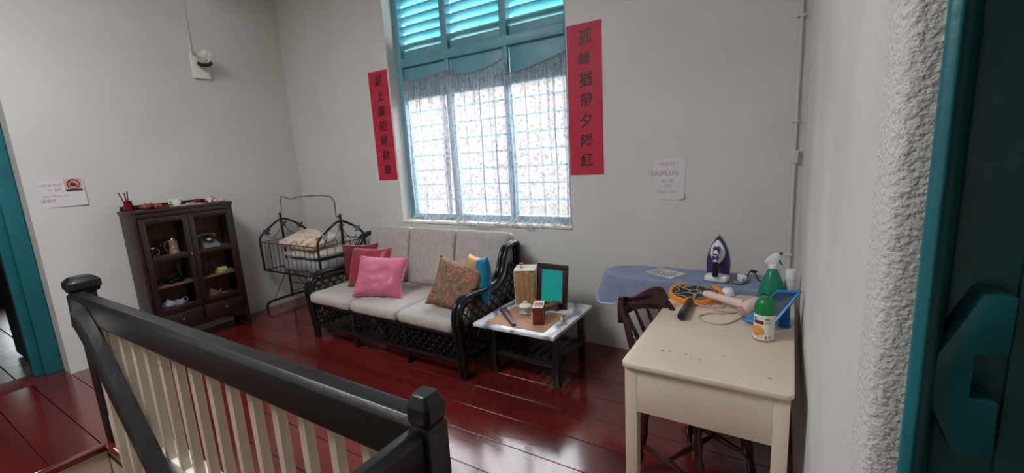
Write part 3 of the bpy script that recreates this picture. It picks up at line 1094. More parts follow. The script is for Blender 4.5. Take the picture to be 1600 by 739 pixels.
# upper right: rotary telephone
tp = thing('rotary_telephone', (-4.93, 2.06, .872), 0, 'grey rotary dial telephone on the upper right cabinet shelf', 'telephone')
M_PH = pm('grey_bakelite', (128, 130, 128), rough=.35)
MB().hexa([(.075, -.085, 0), (.075, .085, 0), (-.075, .085, 0), (-.075, -.085, 0), (.055, -.07, .035), (.055, .07, .035), (-.06, .06, .10), (-.06, -.06, .10)]).build('body', M_PH, tp, bevel=.008)
Mp = basis((.004, 0, .073), (0, 1, 0), Vector((-.115, 0, .065)))
MB().lathe([(0, 0), (.046, 0), (.046, .008), (.028, .010), (0, .010)], n=24, M=Mp).build('dial', pm('dial_dark', (60, 60, 62), rough=.3), tp, smooth=True)
MB().lathe([(0, .0), (.018, 0), (.018, .012), (0, .013)], n=16, M=Mp).build('dial_centre', M_WHITE, tp, smooth=True)
MB().tube(smooth_path([(-.05, -.085, .105), (-.05, -.06, .125), (-.05, 0, .132), (-.05, .06, .125), (-.05, .085, .105)], 4), [.02, .019, .017, .013, .011, .010, .010, .010, .010, .010, .010, .010, .010, .011, .013, .017, .02], 8).build('handset', M_PH, tp, smooth=True)
sb = lathe_thing('glass_tumbler', (-4.99, 1.925, .872), cup_prof(.024, .028, .075), glass_mat('tumbler_glass', (215, 220, 222), .5), 'small glass tumbler left of the rotary telephone', 'glass')
# middle left: dark model cart, bowl
mc = thing('model_cannon', (-4.92, 1.70, .600), .3, 'dark metal model with wheels on the middle left shelf', 'model')
MB().box(-.03, .03, -.07, .07, .02, .045).build('body', M_BLKPL, mc, bevel=.006)
for yy in (-.045, .045):
    for xx in (-.034, .034):
        MB().lathe([(0, -.005), (.022, -.005), (.022, .005), (0, .005)], n=14, M=basis((xx, yy, .022), (0, 1, 0), (0, 0, 1))).build('wheel', M_BLKPL, mc, smooth=True)
MB().tube([(0, -.06, .05), (0, .06, .085)], [.016, .010], 10).build('barrel', pm('gunmetal', (44, 50, 48), rough=.35, metal=.6), mc, smooth=True)
lathe_thing('clear_vase', (-5.03, 1.80, .600), cup_prof(.03, .05, .15), glass_mat('vase_glass', (196, 206, 208), .6), 'clear glass vase at the back of the middle left shelf', 'vase')
lathe_thing('dark_bowl', (-4.92, 1.555, .600), cup_prof(.022, .045, .035), M_BLKPL, 'shallow dark bowl on the middle left shelf', 'bowl')
# middle right: glass decanter and boxes
dc = thing('glass_decanter', (-4.93, 1.985, .600), 0, 'glass jug with round ball stopper on the middle right shelf', 'decanter')
MG = glass_mat('decanter_glass', (202, 212, 214), .5)
MB().lathe([(0, 0), (.035, 0), (.045, .03), (.052, .08), (.050, .11), (.048, .11), (.049, .08), (.042, .03), (.03, .004), (0, .004)], n=20).build('body', MG, dc, smooth=True)
MB().tube(smooth_path([(0, .05, .10), (0, .085, .09), (0, .08, .04), (0, .045, .03)], 5), .005, 7).build('handle', MG, dc, smooth=True)
sp = MB().ball((0, .055, .145), .026, n=16).build('stopper', MG, dc, smooth=True)
MB().tube([(0, .03, .108), (0, .05, .128)], .008, 8).build('stopper_neck', MG, dc, smooth=True)
for i, (yy, zz, c, l) in enumerate(((2.10, .600, (206, 180, 64), 'yellow card box on the middle right cabinet shelf'), (2.17, .600, (150, 140, 136), 'grey card box right of the yellow one in the cabinet'),
                                    (2.12, .628, (222, 216, 200), 'small white card box lying on the yellow one in the cabinet'))):
    t_ = MB().box(-.03, .03, -.035, .035, 0, .027).build('card_box', pm('card%d' % i, c, rough=.6), bevel=.002)
    t_.location = (-4.90, yy, zz + .0005)
    tag(t_, l, 'box')
# lower left: dish with teapot, cup, tumbler
lathe_thing('oval_dish', (-4.92, 1.655, .362), [(0, 0), (.06, 0), (.085, .012), (.104, .048), (.107, .05), (.101, .046), (.08, .016), (0, .010)], M_PORC, 'large white porcelain dish on the lower left shelf', 'dish', n=28)
M_BLUEP = pm('blue_white_porcelain', (196, 200, 214), (140, 148, 180), scale=30, rough=.2)
teapot((-4.925, 1.625, .376), .95, M_BLUEP, 'blue and white teapot standing in the porcelain dish', rz=PI / 2)
tc_ = lathe_thing('teacup', (-4.92, 1.715, .376), cup_prof(.018, .036, .05), M_BLUEP, 'blue and white teacup with ring handle in the dish', 'cup')
MB().tube([Vector((0, .046 + .022 * math.cos(a), .042 + .024 * math.sin(a))) for a in [i * PI / 7 for i in range(14)]], .004, 6, closed=True).build('handle', M_BLUEP, tc_, smooth=True)
lathe_thing('glass_tumbler', (-4.90, 1.815, .362), cup_prof(.024, .028, .07), glass_mat('amber_tumbler', (190, 184, 160), .5), 'small tumbler beside the white dish on the lower left shelf', 'glass')
# lower right: clay teapot and cups
teapot((-4.92, 1.995, .362), 1.15, pm('tan_clay', (158, 112, 84), (120, 78, 58), scale=30, rough=.5), 'tan clay teapot on the lower right cabinet shelf', rz=PI / 2)
lathe_thing('clay_cup', (-4.89, 2.10, .362), cup_prof(.018, .026, .035), pm('pale_clay', (176, 128, 108), rough=.5), 'pale clay cup next to the tan teapot in the cabinet', 'cup')
lathe_thing('clay_cup', (-4.93, 2.165, .362), cup_prof(.018, .026, .03), M_BROWNCL, 'red-brown clay cup at the right of the lower cabinet shelf', 'cup')
lathe_thing('clay_cup', (-4.88, 2.145, .362), cup_prof(.015, .022, .024), pm('buff_clay', (150, 104, 88), rough=.5), 'tiny buff clay cup in front of the red-brown one in the cabinet', 'cup')
# top of the cabinet
TZ = 1.3135
pc_ = thing('brush_pot', (-5.02, 1.512, TZ), 0, 'red-brown pot of brushes on the left end of the cabinet top', 'pot')
MB().lathe([(0, 0), (.034, 0), (.036, .004), (.030, .08), (.034, .088), (.030, .088), (.027, .08), (.03, .006), (0, .006)], n=20).build('body', pm('maroon_lacquer', (122, 30, 30), (92, 22, 24), scale=10, rough=.35), pc_, smooth=True)
for i, (dx, dy, h) in enumerate(((.0, -.05, .155), (.012, -.014, .15), (.0, .012, .165))):
    s_ = thing('wooden_brush', (-5.02, 1.512, TZ + .008), 0, ['wooden brush leaning far left in the brush pot', 'short wooden brush in the middle of the brush pot', 'upright wooden brush at the right of the brush pot'][i], 'brush', 'brushes in the pot')
    MB().tube([(.004 * i - .004, .2 * dy, .0), (dx * .6, dy * .62, h * .62), (dx, dy, h)], [.004, .005, .006], 7).build('stick', M_BROWNCL, s_, smooth=True)
teapot((-4.90, 1.60, TZ), .72, M_BROWNCL, 'small red-brown clay teapot nearest the brush pot on the cabinet', rz=-1.2)
teapot((-4.88, 1.685, TZ), .62, pm('rust_clay', (142, 62, 42), rough=.5), 'rust clay teapot second from the brush pot on the cabinet', rz=-.4)
teapot((-4.97, 1.665, TZ), .66, pm('dark_clay', (96, 42, 32), rough=.5), 'darker clay teapot behind the rust one on the cabinet', rz=2.0)
lathe_thing('clay_cup', (-4.865, 1.745, TZ), cup_prof(.015, .022, .026), M_BROWNCL, 'small clay cup at the front edge of the cabinet top', 'cup')
dl = MB().lathe([(0, 0), (.13, 0), (.133, .002), (.13, .004), (0, .004)], n=36)
for v in dl.bm.verts:
    v.co.y *= 1.25
    v.co.x *= .72
    v.co.z += .002 * (math.sin(14 * math.atan2(v.co.y, v.co.x)) + 1) * (1 if v.co.length > .08 else 0)
o = dl.build('lace_doily', pm('ecru_lace', (206, 192, 168), (182, 166, 140), scale=60, rough=.95), smooth=True)
o.location = (-4.93, 1.93, TZ + .0005)
tag(o, 'cream lace doily spread on the cabinet top', 'doily')
cm = thing('white_creamer', (-4.96, 1.86, TZ + .009), PI / 2, 'white porcelain creamer on the doily on the cabinet', 'creamer')
MB().lathe([(0, 0), (.026, 0), (.030, .008), (.038, .03), (.034, .05), (.040, .062), (.037, .062), (.031, .05), (.034, .03), (0, .008)], n=20).build('body', M_PORC, cm, smooth=True)
MB().tube(smooth_path([(-.034, 0, .05), (-.06, 0, .05), (-.058, 0, .02), (-.034, 0, .016)], 5), .0045, 7).build('handle', M_PORC, cm, smooth=True)
MB().tube([(.032, 0, .045), (.055, 0, .064)], [.012, .006], 8).build('spout', M_PORC, cm, smooth=True)
lathe_thing('white_saucer', (-4.91, 1.955, TZ + .008), [(0, 0), (.02, 0), (.04, .010), (.04, .014), (.02, .006), (0, .005)], M_PORC, 'white saucer on the doily right of the creamer', 'saucer')
rb = thing('red_flower_ornament', (-5.01, 2.065, TZ), 0, 'dark red flower ornament on the cabinet top', 'ornament')
for i in range(7):
    a = i * 2 * PI / 7
    MB().ball((.012 * math.cos(a), .022 * math.sin(a), .03 + .008 * (i % 2)), (.014, .018, .011), n=10).build('petal', pm('wine_petal', (104, 26, 36), rough=.6), rb, smooth=True)
MB().lathe([(0, 0), (.02, 0), (.016, .03), (0, .03)], n=12).build('base', M_BROWNCL, rb, smooth=True)
ty = thing('shell_ornament', (-4.92, 2.135, TZ), .2, 'cream ribbed shell ornament on the right of the cabinet top', 'ornament')
M_SH = pm('cream_shell', (206, 186, 162), (160, 132, 110), scale=40, rough=.5)
mb = MB()
rr = []
for i in range(13):
    t = i / 12
    rr.append((.002 + .032 * math.sin(PI * t) ** .6 * (1 + .06 * (i % 2)), -.05 + .1 * t))
mb.lathe(rr, n=16, M=basis((0, 0, .034), (1, 0, 0), (0, 0, 1)) @ Matrix.Rotation(0, 4, 'Z'))
mb.build('body', M_SH, ty, smooth=True)
for yy in (-.02, .025):
    MB().ball((.022, yy, .018), (.014, .016, .018), n=10).build('foot', M_PORC, ty, smooth=True)
o = MB().ball((0, 0, .019), (.022, .026, .019), n=14).build('pebble_ornament', pm('pink_shell', (204, 176, 162), rough=.5), smooth=True)
o.location = (-4.87, 2.215, TZ + .0005)
tag(o, 'small pinkish rounded shell at the right front of the cabinet top', 'ornament')

# ================================================================== IRON CRADLE
cr = thing('iron_cradle', (-4.54, 2.91, 0), 0, 'bronze wrought-iron baby cradle on a stand in the corner', 'cradle')
CX0, CX1, CY0, CY1, CZ0, CZ1 = -5.06, -4.0, 2.63, 3.20, .475, .80
for x in (CX0, CX1):
    # end hoop: two uprights joined by an arch
    hoop = smooth_path([(x, CY0, CZ0), (x, CY0 - .005, .80), (x, CY0 + .03, .88), (x, CY0 + .13, .955), (x, 2.915, 1.03), (x, CY1 - .13, .965), (x, CY1 - .03, .89), (x, CY1 + .005, .80), (x, CY1, CZ0)], 5)
    MB().tube(hoop, .0125, 8).build('end_hoop', M_IRON, cr, smooth=True, w=True)
    MB().tube([(x, CY0, CZ1), (x, CY1, CZ1)], .005, 6).build('end_rail', M_IRONL, cr, smooth=True, w=True)
    MB().tube([(x, CY0, CZ0), (x, CY1, CZ0)], .009, 6).build('bottom_rail', M_IRON, cr, smooth=True, w=True)
    for k in range(1, 6):
        yy = CY0 + (CY1 - CY0) * k / 6
        MB().tube([(x, yy, CZ0), (x, yy, CZ1)], .0035, 5).build('wire', M_IRONL, cr, smooth=True, w=True)
    # scrolls with butterflies
    for s in (-1, 1):
        c = smooth_path([(x, 2.915, 1.0), (x, 2.915 + s * .03, .93), (x, 2.915 + s * .09, .855), (x, 2.915 + s * .16, .83), (x, 2.915 + s * .20, .86)], 5)
        MB().tube(c, .0045, 6).build('scroll', M_IRONL, cr, smooth=True, w=True)
    M_BF = pm('verdigris_metal', (132, 160, 160), rough=.5, metal=.2) if x > -4.5 else pm('dark_grey_metal', (70, 70, 72), rough=.5, metal=.2)
    for s, zz in ((-1, .90), (0, .965), (1, .92)):
        yy = 2.915 + s * .20
        xx = x + .012
        mb = MB()
        for q in (-1, 1):
            mb.prism([(yy, zz - .006), (yy + q * .014, zz - .004), (yy + q * .040, zz + .014), (yy + q * .044, zz + .038), (yy + q * .020, zz + .030), (yy + q * .002, zz + .012)], xx - .0015, xx + .0015, 'x')
            mb.prism([(yy, zz - .004), (yy + q * .006, zz - .03), (yy + q * .028, zz - .032), (yy + q * .030, zz - .012), (yy + q * .014, zz - .002)], xx - .0015, xx + .0015, 'x')
        mb.tube([(xx, yy, zz - .022), (xx, yy, zz + .018)], .003, 5)
        mb.build('butterfly', M_BF, cr, w=True)
    # stand post and foot
    post = [(x + .02 * (1 if x > -4.5 else -1), 2.915, .075), (x + .02 * (1 if x > -4.5 else -1), 2.915, 1.085)]
    MB().tube(post, .014, 8).build('stand_post', M_IRON, cr, smooth=True, w=True)
    MB().ball((post[1][0], 2.915, 1.09), (.018, .018, .014), n=10).build('post_cap', M_IRON, cr, smooth=True, w=True)
    fx = post[0][0]
    foot = smooth_path([(fx, 2.60, 0.0), (fx, 2.60, .05), (fx, 2.635, .088), (fx, 2.75, .095), (fx, 3.05, .095), (fx, 3.175, .088), (fx, 3.21, .05), (fx, 3.21, 0.0)], 4)
    MB().tube(foot, .0145, 8).build('foot', M_IRON, cr, smooth=True, w=True)
    for s in (-1, 1):
        MB().tube([(fx, 2.915, .46), (fx, 2.915 + s * .22, .10)], .004, 6).build('brace', M_IRON, cr, smooth=True, w=True)
MB().tube([(CX0 - .02, 2.915, .26), (CX1 + .02, 2.915, .26)], .005, 6).build('stretcher', M_IRON, cr, smooth=True, w=True)
MB().tube([(CX0 - .02, 2.915, .42), (CX1 + .02, 2.915, .14)], .004, 6).build('cross_brace', M_IRON, cr, smooth=True, w=True)
MB().tube([(CX0 - .02, 2.915, .14), (CX1 + .02, 2.915, .42)], .004, 6).build('cross_brace', M_IRON, cr, smooth=True, w=True)
for yy in (CY0, CY1):
    MB().tube([(CX0, yy, CZ1), (CX1, yy, CZ1)], .006, 6).build('long_rail', M_IRONL, cr, smooth=True, w=True)
    MB().tube([(CX0, yy, CZ0), (CX1, yy, CZ0)], .010, 6).build('bottom_rail', M_IRON, cr, smooth=True, w=True)
    for k in range(1, 13):
        xx = CX0 + (CX1 - CX0) * k / 13
        MB().tube([(xx, yy, CZ0), (xx, yy, CZ1)], .0036, 5).build('wire', M_IRONL, cr, smooth=True, w=True)
mb = MB()
for k in range(9):
    yy = CY0 + (CY1 - CY0) * (k + .5) / 9
    mb.tube([(CX0, yy, CZ0), (CX1, yy, CZ0)], .004, 5)
mb.build('base_mesh', M_IRONL, cr, w=True, kind='stuff')
MB().tube(smooth_path([(CX0 - .02, 2.915, 1.09), (CX0 + .02, 2.915, 1.12), (CX0 + .055, 2.915, 1.285), (CX0 + .20, 2.915, 1.262), (CX0 + .27, 2.915, 1.262), (CX0 + .42, 2.915, 1.285), (CX1 - .09, 2.915, 1.285), (CX1 - .045, 2.915, 1.085), (CX1 + .02, 2.915, 1.08)], 3), .005, 6).build('canopy_rod', M_IRON, cr, smooth=True, w=True)


# ---- pillows
def pillow(name, w, h, t, mat, label, cat, M, group=None, seed=0, n=18, wr=.012, trim=None):
    mb = MB()
    sheets = []
    for side in (1, -1):
        g = []
        for j in range(n + 1):
            v = -1 + 2 * j / n
            row = []
            for i in range(n + 1):
                u = -1 + 2 * i / n
                x = w / 2 * u * (1 - .10 * (1 - v * v) * u * u)
                y = h / 2 * v * (1 - .10 * (1 - u * u) * v * v)
                e = max(0, (1 - u ** 4) * (1 - v ** 4)) ** .55
                z = side * t / 2 * e
                p = Vector((x * 7, y * 7, seed * 5 + side))
                z += wr * (noise.noise(p) + .5 * noise.noise(p * 2.3)) * min(1, e * 1.5)
                # creases that run in from the corners
                cr_ = abs(abs(u) - abs(v))
                z -= side * wr * .6 * max(0, 1 - cr_ * 5) * max(0, (abs(u) - .35)) * e
                row.append(mb.bm.verts.new((x, y, z)))
            g.append(row)
        for a, b in zip(g, g[1:]):
            for i in range(n):
                mb.bm.faces.new((a[i], a[i + 1], b[i + 1], b[i]) if side > 0 else (a[i], b[i], b[i + 1], a[i + 1]))
        sheets.append(g)
    bmesh.ops.remove_doubles(mb.bm, verts=mb.bm.verts[:], dist=1e-4)
    r = thing(name, M.translation, 0, label, cat, group, rot=M.to_euler())
    mb.build('cover', mat, r, smooth=True, ang=180)
    g = sheets[0]
    if trim:
        e = []
        for t_ in range(4 * n):
            k, s = divmod(t_, n)
            u, v = [(-1 + 2 * s / n, -1), (1, -1 + 2 * s / n), (1 - 2 * s / n, 1), (-1, 1 - 2 * s / n)][k]
            x = w / 2 * u * (1 - .10 * (1 - v * v) * u * u)
            y = h / 2 * v * (1 - .10 * (1 - u * u) * v * v)
            o_ = trim[2] * math.sin(t_ * 2.4)
            e.append(Vector((x * (1 + o_), y * (1 + o_), .003 * math.sin(t_ * 1.9))))
        MB().tube(e, trim[1], 6, closed=True).build(trim[3], trim[0], r, smooth=True)
    return r


def PM(loc, ry_up, tilt, roll=0):
    """pillow frame: local x right, y up, z = front; facing -Y turned by ry_up about Z, leaning back by tilt"""
    m = Matrix.Rotation(ry_up, 4, 'Z') @ Matrix.Rotation(PI / 2 - tilt, 4, 'X') @ Matrix.Rotation(roll, 4, 'Z')
    m.translation = Vector(loc)
    return m


def flowered():
    m = tapestry_mat('flowered_cotton', [(206, 196, 186), (212, 202, 192), (214, 204, 196), (210, 150, 100), (92, 84, 110)], 7)
    return m


M_BED = pm('cream_bedding', (206, 196, 186), (190, 180, 172), scale=9, rough=.95, bump=.15, bscale=40)
M_BEDG = pm('grey_bedding', (150, 152, 158), (136, 138, 146), scale=9, rough=.95, bump=.15, bscale=40)
o = MB().rbox(-4.78, -4.06, 2.68, 3.15, .487, .615, .055, wob=.02, crown=.02, seed=2).build('folded_bedding', M_BEDG, smooth=True, ang=180)
tag(o, 'grey folded bedding at the bottom of the cradle', 'bedding', 'bedding in the cradle')
o = MB().rbox(-4.76, -4.10, 2.69, 3.13, .650, .706, .03, wob=.016, crown=.012, seed=3).build('folded_bedding', M_BED, smooth=True, ang=180)
tag(o, 'cream folded blanket under the flowered pillow in the cradle', 'bedding', 'bedding in the cradle')
fp = pillow('flowered_pillow', .66, .42, .13, flowered(), 'white pillow with orange and violet flowers on top in the cradle', 'pillow',
            Matrix.Translation((-4.53, 2.88, .81)) @ Matrix.Rotation(.22, 4, 'X') @ Matrix.Rotation(.06, 4, 'Y'), seed=5, wr=.01)

# ================================================================== RATTAN SOFA
sf = thing('rattan_sofa', (-2.88, 2.72, 0), -.020, 'black rattan three-seat sofa with grey cushions under the window', 'sofa')
# local frame: x -.93 .. .93, front at y -.38
HX = .905
def arm_path(x, off=0.0):
    P = [(x, -.372, 0.0), (x, -.375, .10), (x, -.40, .33), (x, -.41, .46), (x, -.38, .555), (x, -.30, .60), (x, -.20, .607), (x, -.06, .60), (x, .09, .625), (x, .17, .69), (x, .215, .79), (x, .27, .855), (x, .36, .88), (x, .41, .872), (x, .43, .82), (x, .432, .6), (x, .435, .3), (x, .44, 0.0)]
    return P
for s in (-1, 1):
    for off in (-.021, .021):
        MB().tube(smooth_path(arm_path(s * HX + off), 4), .0205, 10).build('arm_tube', M_RATTAN, sf, smooth=True)
    x = s * HX
    inner = smooth_path([(x, .34, .16), (x, .40, .20), (x, .40, .62), (x, .37, .70), (x, .30, .70), (x, .25, .62), (x, .12, .55), (x, -.10, .545), (x, -.28, .545), (x, -.345, .48), (x, -.34, .30), (x, -.325, .20), (x, -.27, .155), (x, .2, .155)], 4)
    MB().tube(inner, .012, 8, closed=True).build('inner_loop', M_RATTAN, sf, smooth=True)
    MB().tube([(x, -.37, .115), (x, .43, .115)], .020, 8).build('side_rail', M_RATTAN, sf, smooth=True)
    MB().tube([(x, -.39, .335), (x, .43, .335)], .016, 8).build('side_rail', M_RATTAN, sf, smooth=True)
    # lattice
    mb = MB()
    def clip(p, q):
        return p, q
    inner2 = [(p.y, p.z) for p in inner]
    def inside(pt):
        c = False
        n = len(inner2)
        for i in range(n):
            (xa, ya), (xb, yb) = inner2[i], inner2[(i + 1) % n]
            if (ya > pt[1]) != (yb > pt[1]) and pt[0] < (xb - xa) * (pt[1] - ya) / (yb - ya + 1e-12) + xa:
                c = not c
        return c
    for d in (1, -1):
        for k in range(-14, 15):
            seg = None
            for q in range(161):
                yy = -.42 + .87 * q / 160
                zz = .42 + d * (yy + k * .085) * 1.05
                ok = inside((yy, zz))
                if ok and seg is None:
                    seg = [(yy, zz), (yy, zz)]
                elif ok:
                    seg[1] = (yy, zz)
                elif seg:
                    if abs(seg[1][0] - seg[0][0]) > .02:
                        mb.tube([(x + d * .004, *seg[0]), (x + d * .004, *seg[1])], .0065, 5)
                    seg = None
    mb.build('arm_lattice', M_RATTAN, sf, kind='stuff', smooth=True)
for y, z, r in ((-.375, .335, .022), (-.375, .125, .018), (.42, .335, .02), (.43, .125, .018), (.43, .62, .016), (.41, .84, .02)):
    MB().tube([(-HX, y, z), (HX, y, z)], r, 8).build('cross_rail', M_RATTAN, sf, smooth=True)
for xx in (-.325, .325):
    MB().tube([(xx, -.36, 0), (xx, -.365, .335)], .021, 8).build('front_leg', M_RATTAN, sf, smooth=True)
    MB().tube([(xx, .43, 0), (xx, .42, .335)], .021, 8).build('back_leg', M_RATTAN, sf, smooth=True)
    MB().tube([(xx, -.37, .335), (xx, .42, .335)], .018, 8).build('seat_bearer', M_RATTAN, sf, smooth=True)
mb = MB()
for d in (1, -1):
    for k in range(-4, 30):
        x0 = -HX + k * .072
        za, zb = (.13, .33)
        xa, xb = (x0, x0 + .2) if d > 0 else (x0 + .2, x0)
        pa, pb = Vector((xa, -.375 + d * .004, za)), Vector((xb, -.375 + d * .004, zb))
        # clip to the frame
        def cl(a, b):
            for lim, sg_ in ((-HX, 1), (HX, -1)):
                if (a.x - lim) * sg_ < 0 and (b.x - lim) * sg_ < 0:
                    return None
                if (a.x - lim) * sg_ < 0:
                    a = a + (b - a) * ((lim - a.x) / (b.x - a.x))
                if (b.x - lim) * sg_ < 0:
                    b = a + (b - a) * ((lim - a.x) / (b.x - a.x))
            return a, b
        rr_ = cl(pa, pb)
        if rr_ and (rr_[1] - rr_[0]).length > .02:
            mb.tube(rr_, .006, 5)
mb.build('front_lattice', M_RATTAN, sf, kind='stuff', smooth=True)
for xx in (-.615, -.25, 0, .25, .615):
    MB().tube([(xx, .428, .125), (xx, .41, .84)], .010, 6).build('back_bar', M_RATTAN, sf, smooth=True)
W3 = 1.76 / 3
for i in range(3):
    x0 = -.88 + i * W3
    MB().rbox(x0 + .004, x0 + W3 - .004, -.435, .24, .352, .455, .042, crown=.012, wob=.006, seed=i, cuts=9).build('seat_cushion', M_FABRIC, sf, smooth=True, ang=180)
    lean = Matrix.Translation((0, .30, .455)) @ Matrix.Rotation(-.24, 4, 'X')
    MB().rbox(x0 + .006, x0 + W3 - .006, -.062, .062, -.04, .515, .035, wob=.005, seed=i + 5, cuts=9, M=lean).build('back_cushion', M_FABRIC, sf, smooth=True, ang=180)

M_PINK = pm('pink_satin', (204, 104, 130), (190, 90, 118), scale=4, rough=.5, sheen=.4)
M_DREDS = pm('wine_red_satin', (152, 22, 52), (128, 16, 42), scale=4, rough=.45, sheen=.3)
M_BURG = tapestry_mat('burgundy_velvet', [(60, 8, 28), (84, 12, 38), (120, 26, 52), (66, 10, 30)], 12)
M_TAP = tapestry_mat('floral_tapestry', [(74, 62, 50), (128, 96, 74), (96, 92, 66), (172, 112, 90), (118, 52, 50), (140, 126, 96)], 9)
SZ = .47
pillow('burgundy_cushion', .40, .37, .13, M_BURG, 'burgundy patterned cushion with gold piping against the sofa arm', 'cushion', PM((-3.585, 2.80, SZ + .175), .30, .24, .05), 'throw cushions on the sofa', seed=1,
       trim=(pm('gold_cord', (190, 140, 90), rough=.5), .005, .0, 'piping'))
pillow('dark_red_cushion', .48, .38, .13, M_DREDS, 'wine red cushion standing behind the pink one', 'cushion', PM((-3.30, 2.665, SZ + .185), .12, .40, .04), 'throw cushions on the sofa', seed=2)
pillow('pink_cushion', .49, .37, .14, M_PINK, 'bright pink satin cushion with fringe at the front of the sofa', 'cushion', PM((-3.01, 2.53, SZ + .155), .25, .48, -.02), 'throw cushions on the sofa', seed=3, wr=.026, n=26,
       trim=(M_PINK, .006, .022, 'fringe'))
pillow('tapestry_cushion', .42, .40, .13, M_TAP, 'brown floral tapestry cushion leaning on the right sofa seat', 'cushion', PM((-2.175, 2.555, SZ + .155), .34, .42, -.26), 'throw cushions on the sofa', seed=4)
# two-tone cushion behind the right arm
bc = pillow('blue_gold_cushion', .36, .38, .13, pm('gold_satin', (204, 150, 84), (188, 132, 70), scale=5, rough=.4), 'gold and turquoise cushion wedged by the right sofa arm', 'cushion', PM((-2.085, 2.72, SZ + .18), -.52, .10, .08), 'throw cushions on the sofa', seed=6)
cov = bc.children[0]
cov.data.materials.append(pm('turquoise_satin', (10, 130, 168), (4, 104, 146), scale=5, rough=.35))
for p in cov.data.polygons:
    if p.center.z < .012 or p.center.x > .075 + .02 * math.sin(p.center.y * 25):
        p.material_index = 1

# ================================================================== COFFEE TABLE AND ITS THINGS
CTZ = .43
ct = thing('coffee_table', (-1.58, 2.74, 0), 0, 'low black table with grey marble top and slatted shelf beside the sofa', 'table')
MB().box(-.322, .328, -.362, .312, .404, .43).build('marble_top', marble_mat(), ct, bevel=.005)
for x, y in ((-.255, -.205), (.265, -.205), (-.255, .245), (.255, .245)):
    MB().box(x - .024, x + .024, y - .024, y + .024, 0, .404).build('leg', M_BLACK, ct, bevel=.004)
for y in (-.205, .245):
    MB().box(-.235, .245, y - .014, y + .014, .355, .402).build('apron', M_BLACK, ct, bevel=.003)
    MB().box(-.235, .245, y - .014, y + .014, .135, .170).build('shelf_rail', M_BLACK, ct, bevel=.003)
for x in (-.255, .26):
    MB().box(x - .014, x + .014, -.185, .225, .355, .402).build('apron', M_BLACK, ct, bevel=.003)
    MB().box(x - .014, x + .014, -.185, .225, .135, .170).build('shelf_rail', M_BLACK, ct, bevel=.003)
for k in range(6):
    x = -.19 + .076 * k
    MB().box(x - .016, x + .016, -.192, .232, .170, .182).build('slat', M_BLACK, ct, bevel=.002)

mt = MB().prism([(-1.82, 2.43), (-1.348, 2.425), (-1.352, 2.785), (-1.79, 2.795)], CTZ + .0005, CTZ + .0045)
mt = mt.build('bamboo_mat', pm('bamboo', (196, 152, 118), (174, 128, 98), scale=3, rough=.7, stretch=(1, 60, 1), bump=.3, bscale=3), bevel=.001)
tag(mt, 'tan bamboo mat lying on the marble table top', 'mat')
# slipcase with four books, turned on the table
bx = thing('book_slipcase', (-1.768, 2.935, CTZ + .0005), .40, 'cream slipcase holding four tan volumes on the coffee table', 'slipcase')
M_CARD = pm('cream_card', (220, 214, 196), rough=.7)
mb = MB()
mb.box(-.084, .084, -.085, .105, .276, .282).box(-.084, .084, -.085, .105, 0, .004).box(-.084, -.080, -.085, .105, .004, .276).box(.080, .084, -.085, .105, .004, .276).box(-.08, .08, .101, .105, .004, .276)
mb.build('case', M_CARD, bx)
for i in range(4):
    w = .0385
    x0 = -.079 + i * .0397
    R_ = Matrix.Rotation(.40, 4, 'Z')
    lab = ['tan volume at the sofa end of the slipcase', 'tan volume second from the sofa end of the slipcase', 'tan volume third from the sofa end of the slipcase', 'tan volume nearest the photo frame in the slipcase'][i]
    bk = thing('book', (-1.768, 2.935, CTZ + .005), .40, lab, 'book', 'tan volumes in the slipcase')
    dy = -.088 - .004 * (i % 2) - .003 * i % .007
    MB().box(x0, x0 + w, dy, .09, 0, .262 + .006 * ((i * 7) % 3) / 2).build('cover', pm('tan_cloth%d' % (i % 2), (172, 134, 92) if i % 2 else (180, 142, 100), (156, 118, 80), scale=30, rough=.85), bk, bevel=.003)
fo = thing('flower_figurine', (-1.80, 2.93, CTZ + .283), 0, 'tiny pinkish flower figurine on top of the slipcase', 'figurine')
MB().lathe([(0, 0), (.016, 0), (.016, .003), (.004, .006), (.003, .03), (0, .03)], n=12).build('stand', pm('dusty_pink', (160, 104, 96), rough=.5), fo, smooth=True)
for i in range(5):
    a = i * 2 * PI / 5
    MB().ball((.011 * math.cos(a), .011 * math.sin(a), .036), (.009, .009, .005), n=8).build('petal', pm('rose_petal', (186, 96, 92), rough=.5), fo, smooth=True)
# picture frame
pf = thing('picture_frame', (-1.525, 2.885, CTZ + .001), 0, 'dark wooden frame with a green picture standing on the coffee table', 'picture frame', rot=(-.14, 0, -.06))
MB().box(-.134, .134, -.008, .012, 0, .040).box(-.134, .134, -.008, .012, .296, .338).box(-.134, -.094, -.008, .012, .04, .296).box(.094, .134, -.008, .012, .04, .296).build('moulding', pm('dark_frame_wood', (50, 24, 28), rough=.35), pf, bevel=.003)
MB().box(-.096, .096, .002, .006, .038, .298).build('picture', pm('green_print', (34, 190, 160), (24, 165, 205), scale=4, rough=.25, lo=.45, hi=.6), pf)
MB().box(-.096, -.088, -.001, .0015, .038, .298).build('mat_edge', pm('grey_mat', (120, 140, 136), rough=.6), pf)
MB().box(.088, .096, -.001, .0015, .038, .298).build('mat_edge', pm('grey_mat', (120, 140, 136)), pf)
MB().box(-.094, .094, .0018, .0025, .04, .296).build('glass', glass_mat('frame_glass', (250, 255, 252), .1), pf)
MB().box(-.02, .02, .012, .018, .02, .24, M=Matrix.Translation((0, .0, 0)) @ Matrix.Rotation(-.12, 4, 'X')).build('easel_back', M_BLKPL, pf)
wp = thing('carved_wood_piece', (-1.478, 2.825, CTZ + .001), .25, 'brown carved wooden piece lying in front of the picture frame', 'carving')
mb = MB()
